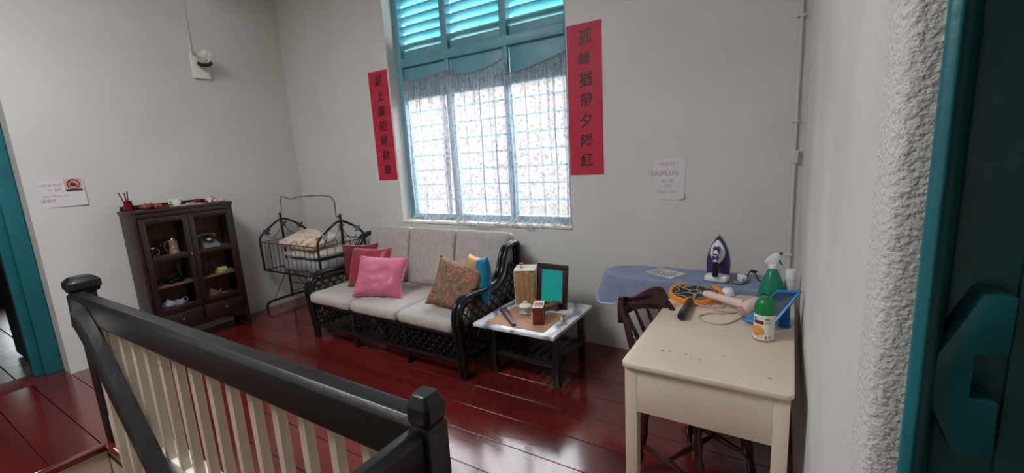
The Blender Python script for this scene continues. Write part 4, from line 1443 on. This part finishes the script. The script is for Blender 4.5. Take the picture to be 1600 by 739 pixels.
mb.tube(smooth_path([(-.075, -.01, .022), (-.04, 0, .032), (0, .004, .046), (.035, .006, .058), (.062, .004, .066)], 5), [.006 + .020 * math.sin(PI * min(1, (i + 2) / 22)) for i in range(21)], 12)
mb.build('body', pm('carved_wood', (98, 66, 46), (76, 50, 36), scale=12, rough=.55), wp, smooth=True)
MB().ball((-.06, 0, .012), (.03, .02, .012), n=10).build('foot', pm('carved_wood', (98, 66, 46)), wp, smooth=True)
MB().ball((.02, 0, .02), (.022, .02, .022), n=10).build('foot', pm('carved_wood', (98, 66, 46)), wp, smooth=True)
# lidded tea bowl
tb = thing('lidded_tea_bowl', (-1.635, 2.685, CTZ + .005), 0, 'white lidded porcelain tea bowl on the bamboo mat', 'tea bowl')
MB().lathe([(0, 0), (.040, 0), (.048, .008), (.050, .010), (.022, .006), (.020, .012), (.022, .02), (.045, .048), (.048, .056), (0, .056)], n=24).build('bowl', pm('celadon_porcelain', (206, 204, 192), rough=.2), tb, smooth=True)
MB().lathe([(.051, .056), (.052, .060), (.040, .072), (.016, .080), (.012, .082), (.014, .090), (.016, .094), (.012, .096), (0, .095)], n=24).build('lid', M_PORC, tb, smooth=True)
# perpetual calendar block
cbk = thing('wooden_seal_box', (-1.47, 2.590, CTZ + .005), .40, 'small red-brown wooden box with printed top on the mat', 'box')
MB().box(-.036, .040, -.078, .075, 0, .122).build('body', pm('rosewood', (112, 44, 32), (92, 34, 26), scale=5, rough=.35, stretch=(1, 1, 4)), cbk, bevel=.003)
tp_ = MB().box(-.036, .040, -.078, .075, .122, .127).build('top_plate', pm('pale_pink_card', (222, 188, 178), rough=.6), cbk, bevel=.001)
MB().box(-.044, -.036, -.07, -.045, .045, .085).build('side_tab', M_KERB, cbk, bevel=.002)
for i in range(5):
    MB().box(-.024 + i * .0115, -.0155 + i * .0115, -.022, .022, .127, .1278).box(-.024 + i * .0115, -.0155 + i * .0115, -.05, -.034, .127, .1276).build('printed_mark', pm('print_brown', (70, 34, 34), rough=.6), tp_)
fn = thing('folding_fan', (-1.7, 2.545, CTZ + .005), math.atan2(-.235, .245), 'closed dark plum folding fan lying across the mat edge', 'fan')
MB().hexa([(-.17, -.028, 0), (.165, -.014, 0), (.165, .014, 0), (-.17, .028, 0), (-.17, -.026, .026), (.165, -.012, .018), (.165, .012, .018), (-.17, .026, .026)]).build('guard', pm('plum_lacquer', (62, 34, 48), (84, 56, 70), scale=20, rough=.4), fn, bevel=.003)
MB().hexa([(-.13, -.012, .0258), (.12, -.007, .0192), (.12, .007, .0192), (-.13, .012, .0258), (-.13, -.012, .0272), (.12, -.007, .0204), (.12, .007, .0204), (-.13, .012, .0272)]).build('inlay', pm('silver_inlay', (150, 130, 144), (70, 44, 60), scale=60, rough=.4), fn)
MB().lathe([(0, 0), (.005, 0), (.005, .022), (0, .023)], c=(.148, 0, 0), n=10).build('rivet', M_CHROME, fn, smooth=True)
cl_ = thing('white_clip', (-1.323, 2.65, CTZ + .001), .5, 'tiny white clip at the right edge of the bamboo mat', 'clip')
MB().box(-.008, .008, -.014, .014, 0, .022).box(-.005, .005, -.02, .02, .022, .03).build('body', M_WHITE, cl_, bevel=.003)

# ================================================================== IRONING BOARD
BZ = .778
ib = thing('ironing_board', (-.5, 2.9, 0), 0, 'ironing board with blue-grey cotton cover along the back wall', 'ironing board')
def board_half(x):
    t = (x + 1.09) / .34
    return .17 if t >= 1 else .17 * max(0, 1 - (1 - t) ** 2.4) ** .5
cyb = 2.895
mb = MB()
n = 44
# outline from tail to nose and back
out = [(-.02, -.165), (-.005, -.14)]
outl = []
xs = [-.03 - 1.06 * (i / 26) for i in range(27)]
front = [(x, cyb - board_half(x)) for x in xs]
back = [(x, cyb + board_half(x)) for x in xs[::-1]]
outl = front + back[1:]
mb = MB()
rings = []
N_ = len(outl)
cx = sum(p[0] for p in outl) / N_
def inset(p, k):
    return (p[0] + (cx - p[0]) * k * .35, p[1] + (cyb - p[1]) * k)
def skirt(i):
    x = outl[i][0]
    d = .165 + .02 * math.sin(i * 1.7)
    if x > -.62:
        d = .13
    if x < -.95:
        d = .185 + .02 * math.sin(i * 1.1)
    if outl[i][1] > cyb + .1:
        d = .10
    return d
lay = [[(*inset(p, .12), BZ) for p in outl], [(*inset(p, .03), BZ - .002) for p in outl], [(*p, BZ - .012) for p in outl]]
for f_ in (.3, .6, .85, 1.0):
    L_ = []
    for i, p in enumerate(outl):
        sk = skirt(i)
        o_ = 1 + .012 * f_ * math.sin(i * 1.9) + .03 * f_
        xo = -.06 * f_ if p[0] < -1.0 else 0
        xx, yy2 = cx + (p[0] - cx) * o_ + xo * .8, cyb + (p[1] - cyb) * (1 + .05 * f_ + .05 * f_ * math.sin(i * 2.3))
        if p[0] > -.60 and p[1] < cyb:
            yy2 = max(yy2, 2.712)
        L_.append((min(xx, .045), min(yy2, 3.285), BZ - .012 - sk * f_))
    lay.append(L_)
vs = [[mb.bm.verts.new(p) for p in L_] for L_ in lay]
for a, b in zip(vs, vs[1:]):
    for i in range(N_):
        mb.bm.faces.new((a[i], a[(i + 1) % N_], b[(i + 1) % N_], b[i]))
mb.bm.faces.new(vs[0])
cv = mb.build('cover', M_CLOTHB, ib, smooth=True, w=True, ang=70)
hem = [Vector(p) for p in lay[-1]]
MB().tube(hem, .005, 5, closed=True).build('hem', pm('pale_hem', (186, 190, 204), rough=.9), cv, smooth=True, w=True)
MB().prism([inset(p, .05) for p in outl], BZ - .03, BZ - .012).build('board', pm('board_metal', (150, 150, 152), rough=.4, metal=.5), ib, w=True)
for yy in (2.80, 2.99):
    MB().tube([(-.50, yy, .012), (-.10, yy, BZ - .03)], .011, 8).build('leg', M_CHROME, ib, smooth=True, w=True)
    MB().tube([(-.12, yy, .012), (-.52, yy, BZ - .03)], .011, 8).build('leg', M_CHROME, ib, smooth=True, w=True)
for x in (-.50, -.12):
    MB().tube([(x, 2.70, .012), (x, 3.10, .012)], .012, 8).build('foot_bar', M_CHROME, ib, smooth=True, w=True)
# ---- instruction card on the board
cd = thing('instruction_card', (-.67, 2.90, BZ + .001), 0, 'laminated white card with printed text on the ironing board', 'card')
q4 = [(-.805, 2.89), (-.615, 2.775), (-.545, 2.925), (-.738, 3.018)]
MB().prism(q4, BZ + .001, BZ + .004).build('sheet', pm('laminated_card', (208, 206, 198), rough=.3), cd, w=True)
P0, P1, P3 = Vector((*q4[0], 0)), Vector((*q4[1], 0)), Vector((*q4[3], 0))
ex, ey = (P1 - P0), (P3 - P0)
rnd = random.Random(4)
mb = MB()
for r_ in range(7):
    u = .07
    while u < .86:
        wd = rnd.uniform(.04, .13)
        if rnd.random() < .9:
            a, b, c, d_ = [P0 + ex * uu + ey * vv for uu, vv in ((u, .10 + r_ * .118), (u + wd, .10 + r_ * .118), (u + wd, .15 + r_ * .118), (u, .15 + r_ * .118))]
            mb.hexa([(p.x, p.y, BZ + .004) for p in (a, b, c, d_)] + [(p.x, p.y, BZ + .0045) for p in (a, b, c, d_)])
        u += wd + .03
mb.build('printed_text', M_INK, cd, w=True, kind='stuff')

# ---- steam iron standing on its heel
ir = thing('steam_iron', (-.355, 2.84, BZ + .001), -.06, 'purple and white steam iron standing upright on the ironing board', 'iron')
M_PUR = pm('purple_plastic', (62, 46, 106), rough=.3)
def iron_outline(w, h, z0, n=14):
    L_ = []
    for i in range(n + 1):
        t = i / n
        zz = z0 + (h - z0) * t
        ww = w * (1 - max(0, (t - .32) / .68) ** 1.9) ** .9 if t > .32 else w * (.97 + .03 * t / .32)
        L_.append((ww, zz))
    return [(a, b) for a, b in L_] + [(-a, b) for a, b in L_[::-1][1:]]
MB().prism(iron_outline(.066, .282, .03), .030, .040, 'y').build('soleplate', M_CHROME, ir, bevel=.002)
MB().prism(iron_outline(.064, .276, .03), .0, .030, 'y').build('body', M_PUR, ir, bevel=.006)
inner_o = [(.040 * math.sin(PI * t) ** .7 * (1.12 - .2 * t), .105 + .150 * t) for t in [i / 14 for i in range(15)]]
MB().prism(inner_o + [(-a, b) for a, b in inner_o[::-1][1:-1]], -.022, .002, 'y').build('top_shell', M_WHITE, ir, bevel=.005)
MB().rbox(-.066, .066, -.06, .036, 0, .045, .02).build('heel', M_WHITE, ir, smooth=True)
hd_ = MB().tube(smooth_path([(0, -.012, .215), (0, -.05, .195), (0, -.066, .14), (0, -.066, .08), (0, -.045, .04)], 5), .015, 10).build('handle', M_WHITE, ir, smooth=True)
MB().tube([(0, -.069, .135), (0, -.069, .045)], .0165, 10).build('grip', M_BLKPL, hd_, smooth=True)
MB().box(-.016, .016, -.062, -.02, .178, .220).build('spray_nozzle', M_PUR, ir, bevel=.006)
MB().ball((-.010, -.078, .158), (.010, .006, .014), n=10).build('button', M_PUR, ir, smooth=True)
MB().ball((.010, -.078, .158), (.010, .006, .014), n=10).build('button', M_PUR, ir, smooth=True)
MB().box(-.014, .014, -.080, -.07, .176, .181).build('slider', M_BLKPL, ir, bevel=.001)
# plug and its flex
pg = thing('power_plug', (-.225, 2.87, BZ + .001), .5, 'white plug with dark flex on the end of the ironing board', 'plug')
MB().rbox(-.022, .022, -.03, .03, 0, .042, .012).build('body', M_WHITE, pg, smooth=True)
for x in (-.011, .011):
    MB().box(x - .003, x + .003, -.046, -.028, .016, .024).build('pin', M_CHROME, pg)
MB().tube(smooth_path([(-.33, 2.83, BZ + .02), (-.28, 2.80, BZ + .005), (-.22, 2.80, BZ + .005), (-.19, 2.83, BZ + .012), (-.21, 2.86, BZ + .02)], 6), .0035, 6).build('flex', M_BLKPL, pg, smooth=True, w=True)
MB().tube(smooth_path([(-.20, 2.90, BZ + .012), (-.185, 2.93, BZ + .05), (-.16, 2.96, BZ + .03), (-.14, 2.92, BZ + .004), (-.09, 2.86, BZ + .004)], 6), .0035, 6).build('flex', M_BLKPL, pg, smooth=True, w=True)
MB().ball((-.17, 2.955, BZ + .045), (.022, .008, .010), n=8).build('cable_tie', M_BLKPL, pg, smooth=True, w=True)

# ================================================================== DESK
DX0, DX1, DY0, DY1, DZ = -.556, .043, 1.628, 2.70, .75
dk_ = thing('writing_desk', (-.256, 2.16, 0), 0, 'beige painted wooden desk standing against the right wall', 'desk')
c_ = .03
cor = []
for (px, py, a0) in ((DX1 - c_, DY0 + c_, -PI / 2), (DX1 - c_, DY1 - c_, 0), (DX0 + c_, DY1 - c_, PI / 2), (DX0 + c_, DY0 + c_, PI)):
    cor += [(px + c_ * math.cos(a0 + i * PI / 10), py + c_ * math.sin(a0 + i * PI / 10)) for i in range(6)]
MB().prism(cor, DZ - .022, DZ).build('desk_top', M_DESK, dk_, bevel=.005, w=True)
lx0, lx1, ly0, ly1 = DX0 + .012, DX1 - .010, DY0 + .016, DY1 - .02
L_ = .05
for x in (lx0, lx1 - L_):
    for y in (ly0, ly1 - L_):
        MB().box(x, x + L_, y, y + L_, 0, DZ - .022).build('leg', M_DESK, dk_, bevel=.003, w=True)
AZ = .535
MB().box(lx0 + L_, lx1 - L_, ly0 + .002, ly0 + .022, AZ, DZ - .022).build('apron', M_DESK, dk_, bevel=.002, w=True)
MB().box(lx0 + L_, lx1 - L_, ly1 - .022, ly1 - .002, AZ, DZ - .022).build('apron', M_DESK, dk_, bevel=.002, w=True)
MB().box(lx0 + .004, lx0 + .022, ly0 + L_, ly1 - L_, .60, DZ - .022).build('apron', M_DESK, dk_, bevel=.002, w=True)
MB().box(lx1 - .022, lx1 - .004, ly0 + L_, ly1 - L_, AZ, DZ - .022).build('apron', M_DESK, dk_, bevel=.002, w=True)
mb = MB()
rnd = random.Random(9)
for x, y, s in ((-.43, 1.80, .012), (-.40, 1.805, .010), (-.36, 1.79, .006), (-.335, 1.80, .012), (-.31, 1.775, .006), (-.28, 1.78, .010), (-.20, 1.85, .007), (-.035, 1.73, .012), (-.13, 1.70, .005)):
    q = [(x + s * rnd.uniform(.5, 1) * math.cos(a) * .8, y + s * .5 * rnd.uniform(.5, 1) * math.sin(a)) for a in [i * PI / 4 for i in range(8)]]
    mb.prism(q, DZ - .0002, DZ + .0003)
mb.build('chipped_spots', pm('chip_brown', (120, 92, 74), rough=.8), dk_, w=True, kind='stuff')

# ---- chair tucked under the desk
ch = thing('windsor_chair', (-.352, 2.045, 0), -.50, 'dark mahogany spindle-back chair tucked under the beige desk', 'chair')
# seat
pts = []
for i in range(28):
    a = 2 * PI * i / 28
    ca, sa = math.cos(a), math.sin(a)
    pts.append((.195 * math.copysign(abs(ca) ** .7, ca), .192 * math.copysign(abs(sa) ** .7, sa)))
MB().prism(pts, .415, .45).build('seat', M_CHAIR, ch, bevel=.010)
def turned(p0, p1, r=.02, n=8):
    prof = [1, 1.05, .8, 1.15, .85, 1.0, 1.25, 1.3, 1.1, .75, 1.1, .8, .7, .62]
    a, b = Vector(p0), Vector(p1)
    k = len(prof)
    return MB().tube([a + (b - a) * i / (k - 1) for i in range(k)], [r * q for q in prof], 10)
for sx in (-1, 1):
    for sy in (-1, 1):
        turned((sx * .14, sy * .14, .42), ((.205 if sx > 0 else -.165), sy * .195, 0), .020).build('leg', M_CHAIR, ch, smooth=True)
for sy in (-1, 1):
    MB().tube([(-.160, sy * .175, .155), (-.09, sy * .172, .158), (0, sy * .170, .16), (.09, sy * .172, .158), (.185, sy * .175, .155)], [.008, .013, .017, .013, .008], 8).build('stretcher', M_CHAIR, ch, smooth=True)
MB().tube([(0, -.17, .16), (0, -.09, .16), (0, 0, .16), (0, .09, .16), (0, .17, .16)], [.009, .013, .018, .013, .009], 8).build('stretcher', M_CHAIR, ch, smooth=True)
# crest: bent board with a waved top and curled ends
mb = MB()
n = 30
V = []
for i in range(n + 1):
    t = -1 + 2 * i / n
    y = .165 * math.sin(t * 1.35) / math.sin(1.35)
    x = -.372 + .105 * (1 - math.cos(t * 1.35))
    zt = .848 - .018 * math.cos(t * PI * 1.5) - .02 * max(0, abs(t) - .8) / .2
    zb = .745 + .010 * math.cos(t * PI)
    if abs(t) > .86:
        e = (abs(t) - .86) / .14
        zt -= .022 * e
        zb += .018 * e
    nx, ny = math.cos(t * 1.1), -math.sin(t * 1.1)
    h = .014
    V.append([mb.bm.verts.new((x - nx * h, y - ny * h, zb)), mb.bm.verts.new((x + nx * h, y + ny * h, zb)), mb.bm.verts.new((x + nx * h, y + ny * h, zt)), mb.bm.verts.new((x - nx * h, y - ny * h, zt))])
for a, b in zip(V, V[1:]):
    for j in range(4):
        mb.bm.faces.new((a[j], a[(j + 1) % 4], b[(j + 1) % 4], b[j]))
mb.bm.faces.new(V[0][::-1])
mb.bm.faces.new(V[-1])
mb.build('crest_rail', M_CHAIR, ch, bevel=.006, seg=3)
for i in range(5):
    t = -.66 + .33 * i
    y = .165 * math.sin(t * 1.35) / math.sin(1.35)
    x = -.372 + .105 * (1 - math.cos(t * 1.35))
    a, b = Vector((-.17 + .06 * t * t, y * .75, .45)), Vector((x, y, .775))
    MB().tube([a, a + (b - a) * .3, a + (b - a) * .5, a + (b - a) * .75, b], [.008, .012, .013, .010, .007], 8).build('spindle', M_CHAIR, ch, smooth=True)
for s in (-1, 1):
    # end posts, flat and curved, running down into the seat
    P = smooth_path([(-.288, s * .155, .79), (-.255, s * .162, .74), (-.222, s * .165, .66), (-.185, s * .165, .56), (-.160, s * .158, .45)], 4)
    mb = MB()
    mb.tube(P, [.012 + .006 * math.sin(PI * i / (len(P) - 1)) for i in range(len(P))], 10)
    mb.build('back_post', M_CHAIR, ch, smooth=True)

# ================================================================== THINGS ON THE DESK
# mosquito racket
rk = thing('mosquito_racket', (-.438, 2.597, DZ + .001), .02, 'orange electric mosquito racket with black handle lying on the desk', 'racket')
M_OR = pm('orange_plastic', (244, 146, 26), rough=.35)
el = [Vector((.133 * math.cos(a), .172 * math.sin(a), .014)) for a in [2 * PI * i / 48 for i in range(48)]]
mb = MB()
for i in range(48):
    pass
rings = []
for i in range(48):
    a = 2 * PI * i / 48
    rings.append([mb.bm.verts.new(((.133 + dx) * math.cos(a), (.172 + dx) * math.sin(a), z)) for dx, z in ((-.010, .003), (.008, .0), (.011, .014), (.006, .026), (-.008, .026), (-.013, .015))])
for i in range(48):
    a, b = rings[i], rings[(i + 1) % 48]
    for j in range(6):
        mb.bm.faces.new((a[j], a[(j + 1) % 6], b[(j + 1) % 6], b[j]))
mb.build('rim', M_OR, rk, smooth=True, ang=50)
mb = MB()
for i in range(-13, 14):
    x = i * .0092
    h = .172 * math.sqrt(max(0, 1 - (x / .128) ** 2)) * .96
    if h > .02:
        mb.box(x - .0016, x + .0016, -h, h, .013, .0150)
for i in range(-18, 19):
    y = i * .0092
    h = .128 * math.sqrt(max(0, 1 - (y / .170) ** 2)) * .98
    if h > .02:
        mb.box(-h, h, y - .0016, y + .0016, .012, .0140)
mb.build('mesh', pm('dark_mesh', (72, 70, 66), rough=.4, metal=.4), rk, kind='stuff')
mb = MB()
G = pm('grey_spokes', (176, 172, 160), rough=.4)
for k in range(6):
    a = PI / 6 + k * PI / 3
    mb.tube([(.03 * math.cos(a), .035 * math.sin(a), .019), (.122 * math.cos(a), .16 * math.sin(a), .019)], .003, 5)
mb.tube([Vector((.030 * math.cos(a), .036 * math.sin(a), .019)) for a in [2 * PI * i / 16 for i in range(16)]], .003, 5, closed=True)
for k in range(6):
    a0 = k * PI / 3
    mb.tube([Vector((.122 * math.cos(a0) + .035 * math.cos(a0 + PI + b), .158 * math.sin(a0) + .045 * math.sin(a0 + PI + b), .019)) for b in [-1.1 + 2.2 * i / 8 for i in range(9)]], .003, 5)
mb.build('guard_spokes', G, rk)
MB().tube([(0, -.165, .016), (0, -.195, .017)], [.026, .021], 10).build('throat', M_OR, rk, smooth=True)
gp = MB().tube([(0, -.145, .022), (0, -.20, .022), (0, -.30, .021), (0, -.41, .022), (0, -.43, .022)], [.017, .020, .018, .021, .018], 12).build('handle', M_BLKPL, rk, smooth=True)
MB().box(-.008, .008, -.40, -.36, .040, .044).build('switch', pm('switch_grey', (70, 70, 72), rough=.4), gp, bevel=.002)
MB().ball((0, -.345, .040), (.003, .003, .003), n=8).build('indicator', M_WHITE, gp, smooth=True)

# hair dryer
hdr = thing('hair_dryer', (-.23, 2.43, DZ + .001), 0, 'pale pink hair dryer with clear nozzle lying on the desk', 'hair dryer')
M_PK = pm('pale_pink_plastic', (226, 196, 190), rough=.4)
MB().tube(smooth_path([(-.375, 2.50, .797), (-.33, 2.478, .797), (-.25, 2.44, .794), (-.18, 2.405, .792)], 4), [.015, .019, .021, .021, .021, .021, .020, .020, .020, .020, .021, .022, .024], 14).build('handle', M_PK, hdr, smooth=True, w=True)
Mh = basis((-.142, 2.385, .792), (.30, -.954, 0), (0, 0, 1)) @ Matrix.Rotation(PI, 4, 'Y')
ax = Vector((.62, .78, .10)).normalized()
rt = ax.orthogonal().normalized()
Mh = Matrix((rt, ax.cross(rt), ax)).transposed().to_4x4()
Mh.translation = Vector((-.135, 2.385, .793))
MB().lathe([(0, -.075), (.025, -.073), (.036, -.06), (.040, -.035), (.040, .03), (.036, .05), (.0, .05)], n=22, M=Mh).build('barrel', M_PK, hdr, smooth=True, w=True)
MB().lathe([(.036, .05), (.038, .065), (.046, .085), (.043, .085), (.034, .064), (.031, .05)], n=22, M=Mh).build('nozzle', glass_mat('clear_nozzle', (235, 226, 226), .45), hdr, smooth=True, w=True)
MB().lathe([(.012, -.078), (.024, -.074), (.024, -.077), (.012, -.080)], n=18, M=Mh).build('air_grille', pm('grille_pink', (186, 140, 140), rough=.5), hdr, smooth=True, w=True)
MB().tube(smooth_path([(-.377, 2.50, .797), (-.415, 2.505, .792), (-.41, 2.41, .77), (-.33, 2.405, .7555), (-.27, 2.44, .7545), (-.30, 2.50, .7545), (-.34, 2.44, .7545), (-.30, 2.37, .7545), (-.17, 2.385, .7545), (-.185, 2.30, .7545), (-.235, 2.20, .7545),
                       (-.305, 2.185, .7545), (-.36, 2.245, .7545), (-.33, 2.31, .7545), (-.25, 2.345, .7545), (-.17, 2.42, .7545)], 6), .0038, 7).build('cord', pm('pale_cord', (190, 172, 162), rough=.5), hdr, smooth=True, w=True)
# white dome cap
dm = thing('white_dome_cap', (-.277, 2.665, DZ + .001), 0, 'small white domed cap behind the racket on the desk', 'cap')
MB().lathe([(0, 0), (.034, 0), (.036, .004), (.034, .02), (.024, .036), (.010, .043), (0, .044)], n=20).build('dome', M_WHITE, dm, smooth=True)
MB().lathe([(.036, .0), (.038, .002), (.038, .006), (.036, .007)], n=20).build('rim', M_WHITE, dm, smooth=True)

# spray bottle
sp_ = thing('spray_bottle', (-.062, 2.615, DZ + .001), .1, 'green spray bottle with white trigger head at the back of the desk', 'spray bottle')
M_GR = pm('green_plastic', (0, 128, 100), (0, 116, 90), scale=4, rough=.25)
MB().lathe([(0, 0), (.060, 0), (.066, .008), (.067, .04), (.062, .075), (.044, .13), (.026, .172), (.019, .185), (.019, .192), (0, .192)], n=28).build('bottle', M_GR, sp_, smooth=True)
MB().lathe([(0, .188), (.022, .188), (.022, .206), (.018, .210), (0, .210)], n=20).build('collar', M_WHITE, sp_, smooth=True)
hh = MB().prism([(-.040, .222), (-.022, .208), (.020, .208), (.026, .232), (.032, .262), (.020, .272), (.0, .266), (-.022, .245)], -.014, .014, 'y').build('trigger_head', M_WHITE, sp_, bevel=.005)
MB().prism([(.024, .236), (.030, .238), (.036, .222), (.046, .208), (.040, .206), (.028, .216)], -.007, .007, 'y').build('trigger', M_GR, sp_, bevel=.002)
MB().tube([(.028, 0, .266), (.040, 0, .270)], [.009, .008], 10).build('nozzle', pm('nozzle_green', (20, 96, 70), rough=.3), sp_, smooth=True)
# white bottle in the corner
wb = thing('white_bottle', (.018, 2.645, DZ + .001), 0, 'plain white lidded bottle at the wall end of the desk', 'bottle')
MB().lathe([(0, 0), (.023, 0), (.025, .004), (.025, .128), (0, .128)], n=20).build('body', pm('milky_plastic', (214, 212, 214), rough=.35), wb, smooth=True)
MB().lathe([(0, .129), (.0255, .129), (.0255, .176), (.023, .182), (0, .183)], n=20).build('lid', M_WHITE, wb, smooth=True)

# folding stand with dark panel
fs = thing('folding_stand', (-.05, 2.28, DZ + .001), 0, 'bright blue folding tablet stand behind the green-capped can', 'stand')
M_BL = pm('blue_plastic', (24, 116, 190), rough=.3)
A_, B_ = Vector((-.160, 2.262, .757)), Vector((-.045, 2.205, .757))
C_, D_ = Vector((.062, 2.265, .928)), Vector((-.030, 2.335, .900))
nrm_ = (B_ - A_).cross(D_ - A_).normalized()
if nrm_.z < 0:
    nrm_ = -nrm_
def quad_pt(u, v):
    return A_ * (1 - u) * (1 - v) + B_ * u * (1 - v) + C_ * u * v + D_ * (1 - u) * v
def slab(u0, u1, v0, v1, h0, h1):
    q = [quad_pt(u0, v0), quad_pt(u1, v0), quad_pt(u1, v1), quad_pt(u0, v1)]
    return [p + nrm_ * h0 for p in q] + [p + nrm_ * h1 for p in q]
mb = MB()
mb.hexa(slab(0, .09, 0, 1, 0, .012)).hexa(slab(.91, 1, 0, 1, 0, .012)).hexa(slab(.09, .91, .93, 1, 0, .012)).hexa(slab(.09, .91, .0, .30, 0, .012))
mb.build('frame', M_BL, fs, w=True)
MB().hexa(slab(.09, .91, .30, .93, .003, .009)).build('dark_panel', pm('dark_screen', (34, 40, 60), (50, 60, 84), scale=20, rough=.25), fs, w=True)
MB().hexa(slab(0, 1, -.02, .05, .012, .030)).build('lip', M_BL, fs, w=True)
mb = MB()
mb.hexa([(-.02, 2.285, .752), (.018, 2.265, .752), (.026, 2.285, .752), (-.012, 2.305, .752), (-.022, 2.285, .846), (.012, 2.265, .852), (.022, 2.281, .866), (-.012, 2.303, .860)])
mb.build('prop_leg', M_BL, fs, w=True, bevel=.002)
mb = MB()
mb.hexa([(-.024, 2.27, .752), (.022, 2.25, .752), (.030, 2.29, .752), (-.014, 2.31, .752), (-.018, 2.28, .768), (.016, 2.264, .768), (.022, 2.285, .768), (-.012, 2.302, .768)])
mb.build('foot', M_BL, fs, w=True, bevel=.002)
MB().ball((-.055, 2.275, .842), (.007, .007, .007), n=10).build('hinge_cap', M_WHITE, fs, smooth=True, w=True)

# air-freshener can
af = thing('air_freshener_can', (-.072, 2.095, DZ + .001), -.3, 'white labelled can with domed green lid at the front of the desk', 'can')
MB().lathe([(0, 0), (.038, 0), (.041, .003), (.041, .006), (.040, .008), (.040, .118), (0, .118)], n=30).build('can', pm('can_white', (226, 224, 222), rough=.3), af, smooth=True)
MB().lathe([(0, .118), (.0405, .118), (.0410, .124), (.0405, .150), (.036, .170), (.026, .185), (.012, .193), (0, .195)], n=30).build('lid', pm('lid_green', (8, 118, 58), rough=.3), af, smooth=True)
MB().lathe([(.0385, .0), (.0422, .0015), (.0422, .006), (.0402, .008)], n=30).build('base_rim', M_CHROME, af, smooth=True)


def wrap(a0, a1, z0, z1, r, mat, name, n=8):
    mb = MB()
    A = []
    for i in range(n + 1):
        a = a0 + (a1 - a0) * i / n
        A.append([mb.bm.verts.new((rr * math.cos(a), rr * math.sin(a), z)) for rr, z in ((r, z0), (r, z1), (r - .0008, z1), (r - .0008, z0))])
    for p, q in zip(A, A[1:]):
        for j in range(4):
            mb.bm.faces.new((p[j], q[j], q[(j + 1) % 4], p[(j + 1) % 4]))
    mb.bm.faces.new(A[0])
    mb.bm.faces.new(A[-1][::-1])
    return mb.build(name, mat, af, smooth=True)


FA = -PI / 2 + .30 - .0   # towards the camera, undoing the can's turn
wrap(FA - 1.15, FA + .0, .078, .093, .0407, pm('label_purple', (92, 26, 66), rough=.4), 'label_band')
wrap(FA - 1.15, FA + .0, .014, .078, .0405, pm('label_cream', (224, 204, 160), rough=.4), 'label_picture')
for (a, z, rr_, c) in ((FA - .62, .050, .022, (222, 150, 60)), (FA - .35, .046, .018, (226, 170, 70)), (FA - .75, .036, .014, (206, 96, 66))):
    mb = MB()
    Mq = basis((.0408 * math.cos(a), .0408 * math.sin(a), z), (-math.sin(a), math.cos(a), 0), (0, 0, 1))
    mb.lathe([(0, -.004), (rr_ * .92, -.0035), (rr_, -.003), (rr_ * .9, .0006), (0, .0012)], n=16, M=Mq)
    mb.build('printed_fruit', pm('fruit_%d' % c[0], c, rough=.4), af, smooth=True)
wrap(FA - 1.1, FA - .75, .098, .106, .0406, pm('label_blue', (60, 70, 120), rough=.4), 'label_mark')
wrap(FA + .12, FA + .55, .098, .104, .0406, pm('label_brown', (110, 70, 60), rough=.4), 'label_mark')
wrap(FA + .12, FA + .72, .080, .092, .0406, pm('label_grey', (180, 176, 180), rough=.4), 'label_mark')
wrap(FA + .10, FA + .55, .036, .076, .0406, pm('label_yellow', (232, 228, 206), rough=.4), 'label_mark')
wrap(FA + .15, FA + .32, .014, .026, .0406, pm('label_slate', (96, 92, 120), rough=.4), 'label_mark')
wrap(FA + .45, FA + .75, .014, .028, .0406, pm('label_grey', (180, 176, 180)), 'label_mark')
